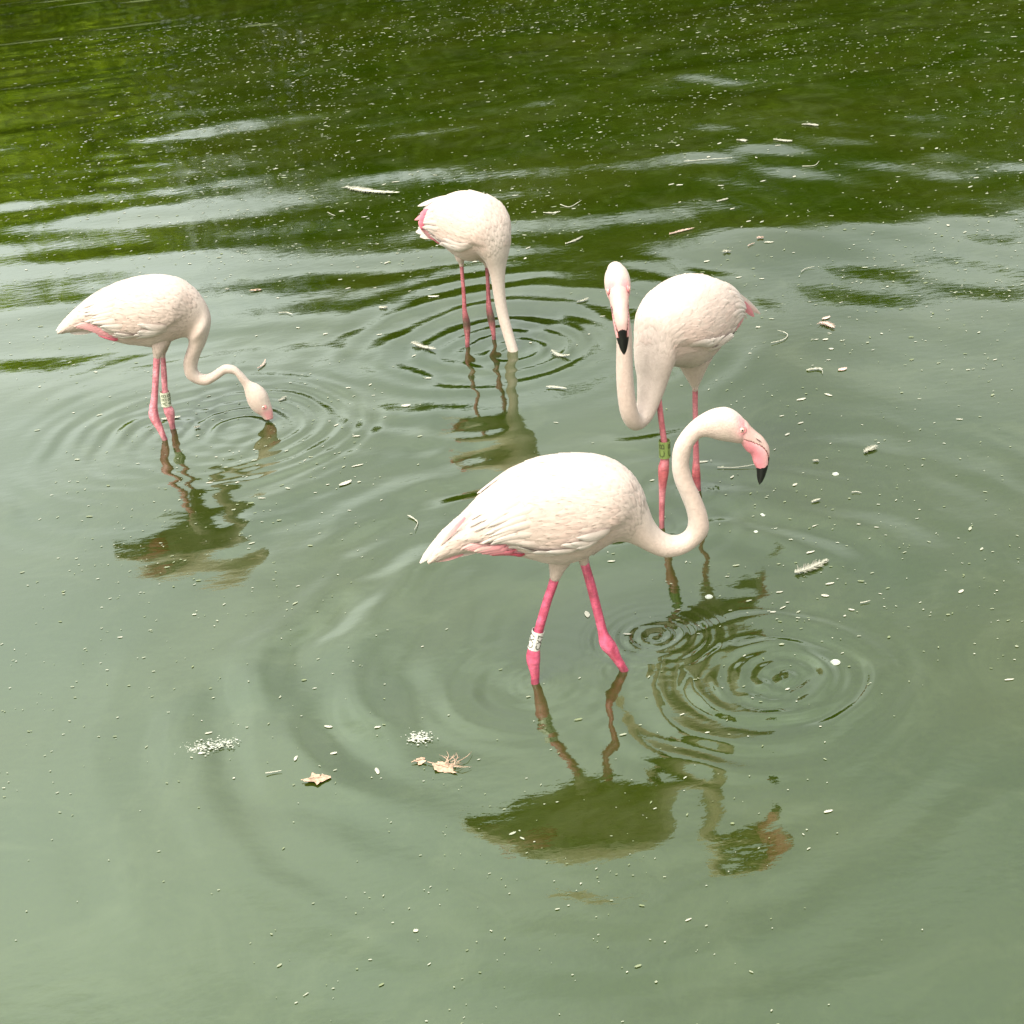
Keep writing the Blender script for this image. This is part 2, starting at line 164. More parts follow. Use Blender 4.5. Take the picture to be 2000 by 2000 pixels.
BIRDS = {"HEAD":{"bill":[[0.0638,0.0,-0.0262,0.0104,-0.0,0.0307,0.0,0.028,0.0],[0.0718,-0.0,-0.0326,0.0109,0.0,0.0277,0.0,0.0275,0.0],[0.0801,-0.0,-0.0474,0.012,-0.0,0.0273,0.0,0.0265,0.0],[0.0909,-0.0,-0.0622,0.0144,-0.0,0.0264,0.0,0.025,0.0],[0.1026,0.0,-0.0743,0.0172,-0.0,0.0228,0.0,0.0242,0.0],[0.1092,-0.0,-0.0858,0.0201,-0.0,0.0191,0.0,0.0236,0.0],[0.1136,-0.0,-0.0963,0.0227,0.0,0.0148,0.0,0.023,0.0],[0.1151,-0.0,-0.1064,0.0232,-0.0,0.0121,0.0,0.0222,0.0],[0.1158,0.0,-0.1179,0.0218,-0.0,0.0097,0.0,0.021,0.0],[0.1169,-0.0,-0.1302,0.019,0.0,0.0068,0.0,0.0192,0.0],[0.1167,-0.0,-0.1401,0.0165,-0.0,0.0031,0.0,0.0175,0.0],[0.1155,0.0,-0.1528,0.0141,0.0,0.0021,0.0,0.0152,0.0],[0.1126,0.0,-0.1689,0.0113,0.0,0.0005,0.0,0.0115,0.0],[0.1097,-0.0,-0.1837,0.0067,-0.0,-0.0009,0.0,0.0068,0.0],[0.1069,-0.0,-0.1938,0.001,0.0,-0.0005,0.0,0.0015,0.0]],"nostril":[[0.0994,0.0,-0.045],[0.1068,0.0,-0.0516],[0.1148,0.0,-0.0588]],"eye":[[0.0625,0.0,-0.0134]]},"front":{"root":[0.1331,3.8266],"ang":0,"st":[[-0.3766,-0.0,0.4412,-0.0039,-0.0,0.0099,0.0,0.03,0.0],[-0.3279,0.0,0.4787,0.0023,-0.0,0.0364,0.0,0.045,0.0],[-0.2695,0.0,0.5038,0.0038,0.0,0.0499,0.0,0.06,0.0],[-0.2085,0.0,0.5286,0.0068,0.0,0.0785,0.0,0.085,0.0],[-0.1398,-0.0,0.5484,0.0122,0.0,0.1081,0.0,0.105,0.0],[-0.0735,0.0,0.5486,0.0225,0.0,0.1367,0.0,0.118,0.0],[-0.0082,0.0,0.5396,0.0311,0.0,0.1498,0.0,0.122,0.0],[0.0578,0.0,0.5353,0.0324,0.0,0.1461,0.0,0.12,0.0],[0.1129,-0.0,0.537,0.0322,0.0,0.1242,0.0,0.108,0.0],[0.1555,0.0,0.5275,0.035,0.0,0.0988,0.0,0.09,0.0],[0.1826,-0.0,0.5037,0.0357,0.0,0.075,0.0,0.07,0.0],[0.2018,0.0,0.4697,0.0324,0.0,0.0505,0.0,0.053,0.0],[0.2207,0.0,0.4366,0.0262,0.0,0.0337,0.0,0.0427,0.0],[0.2464,-0.0,0.4069,0.0189,0.0,0.0294,0.0,0.0349,0.0],[0.2779,0.0,0.3867,0.0112,0.0,0.0302,0.0,0.0322,0.0],[0.3145,0.0,0.3855,-0.0008,0.0,0.0285,0.0,0.0285,0.0],[0.3465,-0.0,0.4029,-0.0131,-0.0,0.0244,0.0,0.0277,0.0],[0.3671,0.0,0.4357,-0.0262,-0.0,0.0173,0.0,0.0314,0.0],[0.3654,0.0,0.4803,-0.0281,0.0,0.0098,0.0,0.0297,0.0],[0.3509,0.0,0.5342,-0.0266,0.0,0.0031,0.0,0.0268,0.0],[0.3373,-0.0,0.5766,-0.025,0.0,0.0009,0.0,0.025,0.0],[0.3303,0.0,0.6243,-0.023,-0.0,-0.0015,0.0,0.023,0.0],[0.3382,0.0,0.6721,-0.024,0.0,0.0033,0.0,0.0242,0.0],[0.3514,0.0,0.6971,-0.0182,0.0,0.0145,0.0,0.0233,0.0],[0.3742,0.0,0.7222,-0.0105,0.0,0.0225,0.0,0.0236,0.0],[0.4013,0.0,0.7342,-0.0029,-0.0,0.0319,0.0,0.0289,0.0],[0.4329,0.0,0.7335,-0.0003,0.0,0.0436,0.0,0.0357,0.0],[0.4666,0.0,0.7272,-0.0003,0.0,0.0482,0.0,0.0376,0.0],[0.4931,0.0,0.7138,0.0003,0.0,0.0418,0.0,0.0326,0.0],[0.5093,0.0,0.703,0.0051,0.0,0.0243,0.0,0.0186,0.0]],"legs":[[[-0.0283,-0.0039,0.3656,0.0146],[-0.0371,-0.0039,0.3366,0.0135],[-0.0507,-0.0039,0.3012,0.0129],[-0.0646,-0.0039,0.2691,0.0127],[-0.0852,-0.0039,0.2134,0.013],[-0.0995,-0.0039,0.1737,0.0131],[-0.1152,-0.0039,0.1268,0.0149],[-0.1233,-0.0039,0.0961,0.0198],[-0.1256,-0.0039,0.0751,0.0198],[-0.1262,-0.0039,0.0573,0.0169],[-0.1256,-0.0039,0.0285,0.0133],[-0.1286,-0.0039,0.0,0.0121],[-0.1412,-0.0039,-0.12,0.0121]],[[0.043,0.0039,0.398,0.0128],[0.0464,0.0039,0.3707,0.0128],[0.0532,0.0039,0.3293,0.0129],[0.0596,0.0039,0.2876,0.0133],[0.0683,0.0039,0.2176,0.0131],[0.0747,0.0039,0.1679,0.0131],[0.0789,0.0039,0.1322,0.0144],[0.0839,0.0039,0.1068,0.0198],[0.0903,0.0039,0.0895,0.0216],[0.0997,0.0039,0.071,0.0187],[0.1107,0.0039,0.0423,0.0139],[0.121,0.0039,0.0192,0.0127],[0.1286,0.0039,0.0,0.0121],[0.1761,0.0039,-0.12,0.0121]]],"head":{"o":[0.4329,0.0,0.7335],"yaw":0,"sc":1.0},"bands":[0,[-0.1201,-0.0039,0.1155,-0.1015,-0.0039,0.1719,0.0173]],"tail":[[[-0.2464,-0.03,0.5813],[-0.3972,-0.018,0.4411],0.0358,"W","W"],[[-0.2482,0.03,0.5509],[-0.3965,0.018,0.4232],0.0361,"W","W"],[[-0.2587,-0.058,0.5807],[-0.3349,-0.0348,0.496],0.0114,"P","C"],[[-0.2338,-0.045,0.5486],[-0.3429,-0.027,0.4568],0.0403,"C","W"],[[-0.2268,-0.03,0.5074],[-0.3842,-0.018,0.4511],0.0346,"C","W"],[[-0.2787,-0.03,0.4611],[-0.3681,-0.018,0.4409],0.0208,"P","C"],[[-0.2071,-0.03,0.4784],[-0.3373,-0.018,0.4543],0.0346,"C","W"]]},"left":{"root":[-1.3468,5.9918],"ang":0,"st":[[-0.3327,0.0,0.4895,-0.0015,0.0,0.009,0.0,0.0291,0.0],[-0.2821,0.0,0.5146,0.0054,0.0,0.0326,0.0,0.0436,0.0],[-0.2224,0.0,0.5342,0.0078,0.0,0.0541,0.0,0.0582,0.0],[-0.1632,0.0,0.5413,0.0132,0.0,0.0786,0.0,0.0825,0.0],[-0.1085,0.0,0.5405,0.0265,0.0,0.1055,0.0,0.1018,0.0],[-0.0473,0.0,0.5334,0.0305,0.0,0.1255,0.0,0.1145,0.0],[0.0119,0.0,0.5293,0.0394,0.0,0.1339,0.0,0.1183,0.0],[0.0673,0.0,0.5191,0.0447,0.0,0.1375,0.0,0.1164,0.0],[0.1183,0.0,0.5129,0.0469,0.0,0.1259,0.0,0.1048,0.0],[0.1558,0.0,0.5041,0.0501,0.0,0.1057,0.0,0.0873,0.0],[0.1859,0.0,0.4847,0.0533,0.0,0.0834,0.0,0.0679,0.0],[0.2067,0.0,0.4578,0.0535,0.0,0.0589,0.0,0.0514,0.0],[0.2128,0.0,0.425,0.0518,0.0,0.0357,0.0,0.0629,0.0],[0.2021,0.0,0.3873,0.046,0.0,0.0203,0.0,0.0503,0.0],[0.1822,0.0,0.3491,0.0409,0.0,0.0114,0.0,0.0424,0.0],[0.1628,0.0,0.3177,0.0356,0.0,0.0066,0.0,0.0362,0.0],[0.149,0.0,0.2854,0.0297,0.0,0.0017,0.0,0.0297,0.0],[0.1443,0.0,0.2503,0.0265,0.0,0.0092,0.0,0.0281,0.0],[0.1568,0.0,0.2265,0.0216,0.0,0.0135,0.0,0.0255,0.0],[0.1825,0.0,0.2121,0.013,0.0,0.0202,0.0,0.0241,0.0],[0.2093,0.0,0.2119,0.0083,0.0,0.0228,0.0,0.0243,0.0],[0.243,0.0,0.2269,0.0017,0.0,0.0214,0.0,0.0214,0.0],[0.2756,0.0,0.2432,-0.0014,0.0,0.0185,0.0,0.0186,0.0],[0.2981,0.0,0.2419,0.0022,0.0,0.018,0.0,0.0181,0.0],[0.3187,0.0,0.2311,0.0055,0.0,0.0155,0.0,0.0165,0.0],[0.3351,0.0,0.2044,0.0103,0.0,0.0138,0.0,0.0172,0.0],[0.3525,0.0,0.1688,0.0155,0.0,0.0121,0.0,0.0157,0.0],[0.3686,0.0,0.1405,0.0301,0.0,0.0189,0.0,0.0284,0.0],[0.3825,0.0,0.1066,0.0399,0.0,0.0206,0.0,0.0359,0.0],[0.3944,0.0,0.0684,0.0366,0.0,0.0168,0.0,0.0322,0.0],[0.4076,0.0,0.0371,0.0269,0.0,0.0066,0.0,0.0222,0.0],[0.4133,0.0,0.0083,0.0178,0.0,0.0005,0.0,0.0142,0.0]],"legs":[[[0.0466,-0.0571,0.3837,0.0146],[0.0367,-0.0571,0.357,0.0136],[0.0207,-0.0571,0.2971,0.0131],[0.0046,-0.0571,0.2367,0.0126],[-0.0093,-0.0571,0.1869,0.0132],[-0.0219,-0.0571,0.1482,0.0159],[-0.0292,-0.0571,0.1143,0.0196],[-0.0278,-0.0571,0.0908,0.0191],[-0.0198,-0.0571,0.0605,0.0155],[-0.0135,-0.0571,0.0273,0.0123],[-0.0085,-0.0571,0.0,0.0112],[0.0135,-0.0571,-0.12,0.0112]],[[0.0384,0.0571,0.3464,0.0096],[0.0344,0.0571,0.3127,0.0096],[0.0269,0.0571,0.262,0.0112],[0.0199,0.0571,0.2166,0.0118],[0.0117,0.0571,0.1653,0.0118],[0.0058,0.0571,0.1014,0.0157],[0.0088,0.0571,0.0744,0.0211],[0.0099,0.0571,0.0535,0.0184],[0.0091,0.0571,0.0238,0.013],[0.0085,0.0571,0.0,0.0114],[0.0055,0.0571,-0.12,0.0114]]],"head":None,"bands":[1,[0.0042,0.0571,0.0987,0.0095,0.0571,0.1597,0.0199]],"tail":[[[-0.155,-0.03,0.6211],[-0.3349,-0.018,0.4979],0.0322,"W","W"],[[-0.1701,0.03,0.6022],[-0.3425,0.018,0.4855],0.0324,"W","W"],[[-0.1586,-0.055,0.6086],[-0.2623,-0.033,0.538],0.0114,"P","C"],[[-0.1646,-0.03,0.5349],[-0.3121,-0.018,0.4949],0.0364,"C","W"],[[-0.153,-0.025,0.4984],[-0.2851,-0.015,0.479],0.0364,"C","W"]]},"right":{"root":[0.5681,4.7771],"ang":-130,"st":[[-0.4249,-0.0,0.5465,-0.0037,-0.0,0.0077,0.0,0.024,0.0],[-0.3973,0.0,0.5711,-0.0002,-0.0,0.0328,0.0,0.0405,0.0],[-0.3634,-0.0,0.5885,0.0003,0.0,0.0476,0.0,0.057,0.0],[-0.3279,-0.0,0.6059,0.0014,0.0,0.0788,0.0,0.085,0.0],[-0.2607,-0.0,0.6305,0.0046,0.0,0.1087,0.0,0.105,0.0],[-0.1946,0.0,0.6353,0.0129,0.0,0.138,0.0,0.118,0.0],[-0.1288,-0.0,0.6309,0.0205,0.0,0.1516,0.0,0.122,0.0],[-0.0627,-0.0,0.6312,0.0221,0.0,0.148,0.0,0.12,0.0],[-0.0079,-0.0,0.6367,0.0235,0.0,0.1262,0.0,0.108,0.0],[0.066,0.0,0.6336,0.0245,0.0,0.0982,0.0,0.0749,0.0],[0.0849,-0.0,0.605,0.0336,0.0,0.0792,0.0,0.0705,0.0],[0.0995,0.0,0.5741,0.0396,0.0,0.0588,0.0,0.0652,0.0],[0.1066,-0.0,0.5424,0.0431,0.0,0.0416,0.0,0.0575,0.0],[0.1123,0.0,0.5133,0.0408,0.0,0.0286,0.0,0.0498,0.0],[0.1263,0.0,0.4802,0.0381,0.0,0.0194,0.0,0.0427,0.0],[0.1524,0.0,0.441,0.0253,0.0,0.0236,0.0,0.0346,0.0],[0.185,0.0,0.4174,0.0096,0.0,0.0289,0.0,0.0305,0.0],[0.2224,-0.0,0.4177,-0.0149,0.0,0.0246,0.0,0.0288,0.0],[0.2511,-0.0,0.4574,-0.0265,0.0,0.0094,0.0,0.0281,0.0],[0.2613,0.0,0.5271,-0.0273,0.0,0.0014,0.0,0.0274,0.0],[0.2589,0.0,0.6068,-0.0261,0.0,-0.0021,0.0,0.0262,0.0],[0.2488,-0.0,0.6826,-0.0244,0.0,-0.0026,0.0,0.0246,0.0],[0.2444,-0.0,0.7439,-0.0234,0.0,-0.0017,0.0,0.0235,0.0],[0.2651,0.004,0.92,-0.0088,-0.0064,0.0232,-0.0143,0.0197,0.0],[0.2877,0.0204,0.9324,-0.0024,-0.0018,0.0329,-0.0175,0.024,0.0],[0.314,0.0395,0.9316,-0.0003,-0.0002,0.0449,-0.0216,0.0298,0.0],[0.3421,0.0599,0.9252,-0.0002,-0.0002,0.0497,-0.0228,0.0313,0.0],[0.3642,0.076,0.9113,0.0003,0.0002,0.043,-0.0197,0.0272,0.0],[0.3777,0.0858,0.9002,0.0043,0.0031,0.0251,-0.0113,0.0155,0.0]],"legs":[[[0.1256,0.0262,0.4981,0.0111],[0.1236,0.0285,0.4534,0.0097],[0.1221,0.0304,0.3917,0.0097],[0.1205,0.0323,0.3462,0.0098],[0.1192,0.0339,0.3005,0.0108],[0.1201,0.0328,0.2491,0.014],[0.1242,0.0278,0.2154,0.0182],[0.1259,0.0258,0.1925,0.0172],[0.1288,0.0224,0.1581,0.0136],[0.1322,0.0184,0.1119,0.0105],[0.1355,0.0145,0.0533,0.0095],[0.1378,0.0116,0.0,0.009],[0.143,0.0051,-0.12,0.009]],[[-0.1453,-0.0027,0.4183,0.0106],[-0.1453,-0.0027,0.3837,0.0096],[-0.1434,-0.005,0.3318,0.0091],[-0.1418,-0.0068,0.2735,0.0091],[-0.1392,-0.01,0.185,0.0097],[-0.1371,-0.0124,0.1132,0.0114],[-0.1355,-0.0144,0.071,0.0147],[-0.136,-0.0138,0.0465,0.0137],[-0.1372,-0.0124,0.0217,0.011],[-0.1378,-0.0116,0.0,0.0099],[-0.1411,-0.0072,-0.12,0.0099]]],"head":{"o":[0.314,0.0395,0.9316],"yaw":36.0,"sc":1.03},"bands":[0,[0.1199,0.033,0.2537,0.1186,0.0345,0.3129,0.0185]],"tail":[[[-0.3099,-0.0,0.697],[-0.5765,-0.0,0.4986],0.0367,"C","W"],[[-0.2367,0.085,0.7077],[-0.3499,0.051,0.5881],0.0245,"R","P"],[[-0.3742,0.05,0.6218],[-0.4936,0.03,0.5184],0.0241,"P","P"],[[-0.2994,0.065,0.6723],[-0.4293,0.039,0.5361],0.0217,"C","W"],[[-0.308,0.03,0.6734],[-0.5513,0.018,0.5054],0.0221,"P","C"]]},"back":{"root":[-0.0434,6.5747],"ang":-45,"st":[[-0.2574,-0.0,0.5097,-0.0017,-0.0,0.006,0.0,0.0175,0.0],[-0.232,-0.0,0.5254,0.0042,-0.0,0.0244,0.0,0.0306,0.0],[-0.2026,-0.0,0.5345,0.0074,0.0,0.0406,0.0,0.0495,0.0],[-0.1719,-0.0,0.5434,0.0141,0.0,0.0728,0.0,0.08,0.0],[-0.1036,-0.0,0.5555,0.0227,0.0,0.103,0.0,0.1018,0.0],[-0.0396,0.0,0.549,0.0356,0.0,0.1296,0.0,0.1145,0.0],[0.0225,-0.0,0.5337,0.0451,0.0,0.1413,0.0,0.1183,0.0],[0.0857,-0.0,0.5228,0.0461,0.0,0.1377,0.0,0.1164,0.0],[0.1372,0.0,0.5241,0.0313,0.0,0.1093,0.0,0.1023,0.0],[0.159,-0.0,0.4932,0.0477,0.0,0.0826,0.0,0.0877,0.0],[0.1678,-0.0,0.4542,0.0546,0.0,0.0528,0.0,0.0721,0.0],[0.1657,-0.0,0.4143,0.0489,0.0,0.0283,0.0,0.0565,0.0],[0.1576,0.0,0.3681,0.0381,0.0,0.0124,0.0,0.0401,0.0],[0.1519,0.0,0.3153,0.0297,0.0,-0.0018,0.0,0.0297,0.0],[0.1499,0.0,0.243,0.0255,0.0,0.0005,0.0,0.0255,0.0],[0.1546,-0.0,0.1644,0.0236,0.0,0.003,0.0,0.0238,0.0],[0.1705,0.0,0.0803,0.0221,0.0,0.0047,0.0,0.0226,0.0],[0.1948,0.0,-0.0235,0.0217,0.0,0.0041,0.0,0.0221,0.0],[0.2012,0.0,-0.0836,0.0214,0.0,0.0023,0.0,0.0215,0.0]],"legs":[[[-0.0107,-0.0448,0.4048,0.01],[-0.0105,-0.0446,0.3721,0.0087],[-0.0127,-0.0468,0.3135,0.0081],[-0.0141,-0.0482,0.2676,0.0082],[-0.0165,-0.0506,0.2148,0.0088],[-0.0193,-0.0534,0.1685,0.0101],[-0.0192,-0.0533,0.1349,0.0139],[-0.0184,-0.0525,0.1077,0.0165],[-0.0196,-0.0537,0.074,0.0146],[-0.0216,-0.0557,0.0404,0.0108],[-0.0252,-0.0593,0.0,0.0096],[-0.0359,-0.07,-0.12,0.0096]],[[0.0304,0.0645,0.3754,0.0094],[0.0306,0.0647,0.3359,0.0088],[0.0289,0.063,0.2833,0.0082],[0.0263,0.0604,0.2305,0.0089],[0.0231,0.0572,0.1774,0.0102],[0.022,0.0561,0.1371,0.014],[0.0237,0.0578,0.1029,0.0166],[0.025,0.0591,0.0686,0.0147],[0.0257,0.0598,0.0343,0.0103],[0.0252,0.0593,0.0,0.009],[0.0235,0.0576,-0.12,0.009]]],"head":None,"bands":None,"tail":[[[-0.1484,0.05,0.6275],[-0.3062,0.03,0.5738],0.0229,"W","W"],[[-0.1099,-0.0,0.6225],[-0.2421,-0.0,0.5755],0.0353,"K","G"],[[-0.0414,-0.05,0.6397],[-0.2688,-0.03,0.5344],0.0329,"P","P"],[[-0.0346,-0.06,0.6244],[-0.2373,-0.036,0.5321],0.029,"P","P"],[[-0.1085,-0.02,0.5722],[-0.2453,-0.012,0.5161],0.0228,"K","K"],[[-0.0902,-0.02,0.5293],[-0.2938,-0.012,0.4707],0.051,"C","W"],[[-0.0733,-0.03,0.5215],[-0.2656,-0.018,0.4549],0.0509,"C","W"],[[-0.1071,-0.01,0.5372],[-0.2845,-0.006,0.4885],0.0382,"C","W"]]}}
DEBRIS = [["quill",[[1.1536,6.1283],[1.2053,6.1479],[1.2369,6.1935],[1.2294,6.2275],[1.2059,6.2484]],0.0107,"white curved feather bent like a hook right of the right flamingo"],["vane",[[1.394,6.2905],[1.4163,6.2663],[1.4343,6.2089]],0.0483,"pinkish downy feather near the right edge above the hooked feather"],["flake",[[1.4125,6.3302],[1.4508,6.349]],0.0211,"short pale feather lying just behind the pinkish downy feather"],["fork",[[1.2294,5.8051],[1.2701,5.8073],[1.2896,5.7932]],0.0249,"white forked feather floating right of the front flamingo head"],["flake",[[1.3469,5.7702],[1.3825,5.7806]],0.0248,"pale peach flake beside the white forked feather"],["vane",[[1.256,5.0141],[1.2787,5.0295],[1.309,5.0502]],0.0415,"cream feather level with the front flamingo eye at far right"],["vane",[[0.8439,4.245],[0.8917,4.2634],[0.9564,4.2947]],0.0568,"broad cream feather with downy base right of the front flamingo"],["tuft",[[1.0677,5.0052],[1.0967,4.9967]],0.0359,"round white down tuft right of the black bill tip"],["vane",[[0.9986,4.6998],[1.0153,4.7082],[1.031,4.7124]],0.019,"small white feather between the bill tip and the broad cream feather"],["quill",[[0.9922,4.0239],[1.0085,4.0261],[1.0223,4.0288]],0.0046,"thin straight white quill near the right edge below the broad feather"],["quill",[[1.1419,4.7303],[1.1567,4.7301],[1.1692,4.7212]],0.0069,"thin white feather shaft right of the bill tip"],["leaf",[[-0.6359,3.4859],[-0.5719,3.4867]],0.0694,"tan crumpled leaf floating alone at the bottom left"],["leaf",[[-0.3452,3.5092],[-0.3087,3.5145]],0.0431,"small peach leaf beside the frayed tan leaf at the bottom"],["leaf",[[-0.2961,3.4916],[-0.231,3.4438]],0.0556,"frayed tan leaf with pale stalks below the front flamingo tail"],["foam",[[-0.9875,3.7125],[-0.8621,3.7123]],0.0322,"streak of white foam at the lower left of the pond"],["foam",[[-0.345,3.6388],[-0.321,3.6071]],0.0275,"small curl of white foam above the peach leaf"],["quill",[[-0.7472,3.5397],[-0.7236,3.5419],[-0.7041,3.5414]],0.0041,"thin white thread just left of the tan crumpled leaf"],["vane",[[-0.7491,9.4264],[-0.6218,9.2938],[-0.4241,9.1145]],0.0887,"long white feather with split base left of the back flamingo"],["vane",[[-0.3496,6.6616],[-0.2988,6.5907],[-0.2445,6.5346]],0.0439,"ragged white feather lying left of the back flamingo legs"],["vane",[[-0.502,7.1845],[-0.4835,7.1643],[-0.4655,7.175]],0.037,"small white feather on the pale water left of the back flamingo joints"],["flake",[[-0.2689,7.258],[-0.2163,7.2381]],0.0208,"narrow white flake left of the back flamingo shins"],["curl",[[-1.0319,6.5871],[-1.0115,6.6245],[-1.0042,6.6798]],0.0371,"pinkish curled feather above the left flamingo neck"],["flake",[[-0.6195,5.2969],[-0.5751,5.3228]],0.0247,"oval white flake right of the left flamingo reflection"],["vane",[[-0.9102,6.1873],[-0.8955,6.1997],[-0.8837,6.2223]],0.0305,"white feather touching the rings right of the dipping head"],["flake",[[-0.3909,5.9672],[-0.3541,5.9643]],0.0256,"white flake midway between the left and back flamingos"],["quill",[[-0.3577,4.9771],[-0.3427,4.9525],[-0.3309,4.9169]],0.0054,"curved white thread left of the front flamingo back"],["quill",[[1.2412,9.0717],[1.3681,9.0638],[1.5123,8.9991]],0.0148,"longest thin white quill on the dark reflection at top right"],["quill",[[1.8452,8.6767],[1.913,8.6686],[1.9531,8.7263]],0.0143,"white S shaped feather at the top right edge of the dark reflection"],["vane",[[1.605,9.3676],[1.627,9.347],[1.6479,9.306]],0.0541,"short bright feather on the dark reflection above the longest quill"],["vane",[[1.8082,9.2818],[1.8581,9.2214],[1.8969,9.1785]],0.0474,"slender white feather right of the short bright feather"],["vane",[[0.9619,7.7312],[1.0305,7.7676],[1.0953,7.7764]],0.0368,"pink white feather with a split vane above the right flamingo back"],["tuft",[[1.1641,7.3498],[1.2094,7.3691]],0.0685,"white down tuft beyond the right flamingo tail"],["tuft",[[1.3593,7.4688],[1.3927,7.5019]],0.0483,"pink down tuft beyond the right flamingo tail"],["curl",[[1.2987,7.3979],[1.3193,7.4202],[1.3365,7.4239]],0.0217,"small white curl beside the pink down tuft"],["vane",[[2.0347,9.5347],[2.08,9.5032],[2.1144,9.4506]],0.0495,"white feather nearest the top right corner of the dark reflection"],["quill",[[1.4634,6.9685],[1.4939,7.0055],[1.5351,7.0103]],0.0095,"faint curved thread on the open water far right"],["vane",[[1.286,8.2024],[1.3195,8.2185],[1.3494,8.2289]],0.03,"white feather lying on a pale gap in the dark reflection"],["vane",[[0.2538,6.3648],[0.2825,6.2948],[0.3248,6.2803]],0.0379,"white feather with a raised tip right of the back flamingo neck"],["quill",[[0.4722,8.5062],[0.5193,8.448],[0.5902,8.5194]],0.0168,"curved white feather behind the head of the right flamingo"],["vane",[[0.2017,5.9722],[0.2362,5.9563],[0.2809,5.9231]],0.0255,"white feather between the back and right flamingos below the ring"],["vane",[[0.3703,8.382],[0.4157,8.3537],[0.4596,8.3566]],0.0306,"white feather right of the back flamingo shoulder"],["vane",[[0.4396,7.8098],[0.4877,7.8444],[0.5373,7.8914]],0.0326,"slanted white feather between the back flamingo and the facing head"],["vane",[[0.4161,6.9217],[0.444,6.9314],[0.4717,6.9513]],0.0314,"white feather just left of the facing black tipped bill"],["quill",[[0.7395,5.0372],[0.8046,5.0217],[0.8792,5.0174]],0.009,"long thin quill floating behind the black bill tip"],["quill",[[-0.3637,4.977],[-0.3302,4.9238],[-0.34,4.8546]],0.0053,"thin curled thread left of the front flamingo tail"],["curl",[[-0.9884,7.2766],[-0.9528,7.271],[-0.9175,7.2209]],0.0251,"slender white feather right of the left flamingo breast"],["flake",[[-1.4001,6.1571],[-1.3193,6.1553]],0.027,"white flake touching the left flamingo legs"],["tuft",[[-1.2446,5.9999],[-1.2168,6.0181]],0.0261,"white tuft between the left flamingo legs and head"],["tuft",[[-1.3044,7.7554],[-1.2724,7.7596]],0.0415,"white tuft nearest the left flamingo shoulder"],["leaf",[[-1.159,7.6795],[-1.1054,7.6793]],0.0545,"cream leaf scrap behind the left flamingo"],["quill",[[-0.8333,8.9473],[-0.809,8.8981],[-0.785,8.8493]],0.0117,"thin white stick left of the long split feather"]]
FLAKES = [[1.3732,5.9984],[1.3366,5.889],[1.0518,6.0551],[1.1503,5.5413],[1.1008,5.3317],[1.2567,5.5502],[1.4071,6.1642],[1.3391,6.1161],[1.3745,6.1037],[1.3097,5.249],[1.1641,5.1241],[1.0342,5.2487],[1.1401,6.339],[0.972,4.5377],[1.1083,4.5036],[0.7764,4.15],[0.9332,4.1616],[1.0638,4.0671],[0.9321,3.9708],[0.7687,4.0623],[0.787,4.0864],[1.1572,4.467],[0.9594,3.9971],[0.7338,4.0399],[0.974,4.8447],[0.9188,4.3594],[0.9045,4.0965],[-0.4438,3.4977],[-0.5664,3.6059],[-0.4452,3.6889],[-0.9304,3.7814],[-0.5881,3.742],[-0.6685,3.5921],[-0.5329,8.2099],[-0.5335,7.4957],[-0.6276,7.8749],[-0.0295,7.7131],[-0.4434,9.412],[-0.3571,9.5235],[-0.6165,8.766],[-0.7563,8.952],[-0.4774,7.8838],[-0.4959,6.8345],[-0.665,7.539],[-0.7177,8.2985],[-0.7494,6.9257],[-0.617,6.2332],[-0.5723,5.0696],[-0.4593,5.1227],[-0.5552,5.4481],[-0.8825,7.0506],[-0.6528,5.8538],[-0.5674,5.7137],[-0.7064,5.2664],[-0.902,5.2646],[-0.5251,6.2417],[-1.0097,5.4252],[-0.28,6.2316],[1.2639,9.4439],[1.1077,8.6568],[1.1482,8.6239],[1.3617,8.5181],[1.8102,9.1542],[1.7704,8.5293],[1.3927,9.1109],[1.647,8.9803],[1.0983,8.2778],[1.5741,7.7924],[1.3736,7.7784],[1.4056,7.4183],[1.2779,6.9513],[1.179,7.0038],[1.0759,7.2811],[1.3403,8.0519],[1.7763,7.6872],[0.5106,6.7045],[-0.2442,7.2525],[-0.4852,7.1763],[-0.2789,6.2296],[-0.3709,5.9658],[-0.5299,7.495],[0.2499,7.8243],[0.2244,7.6612],[-0.0276,7.7108],[-1.0128,7.5159],[-0.7479,6.9321],[-0.9719,5.7165],[-0.6628,5.3175],[-1.1176,5.6857],[0.6982,5.1079],[0.1878,4.1628],[0.2935,4.0155],[0.2972,4.4677]]
BUBBLES = [[1.1238,4.8836,0.0106],[0.7804,4.5414,0.0067],[0.827,4.6532,0.006],[0.8238,4.662,0.0051],[0.8475,3.734,0.0129],[0.5641,4.1748,0.0109],[-0.3275,3.616,0.0056]]
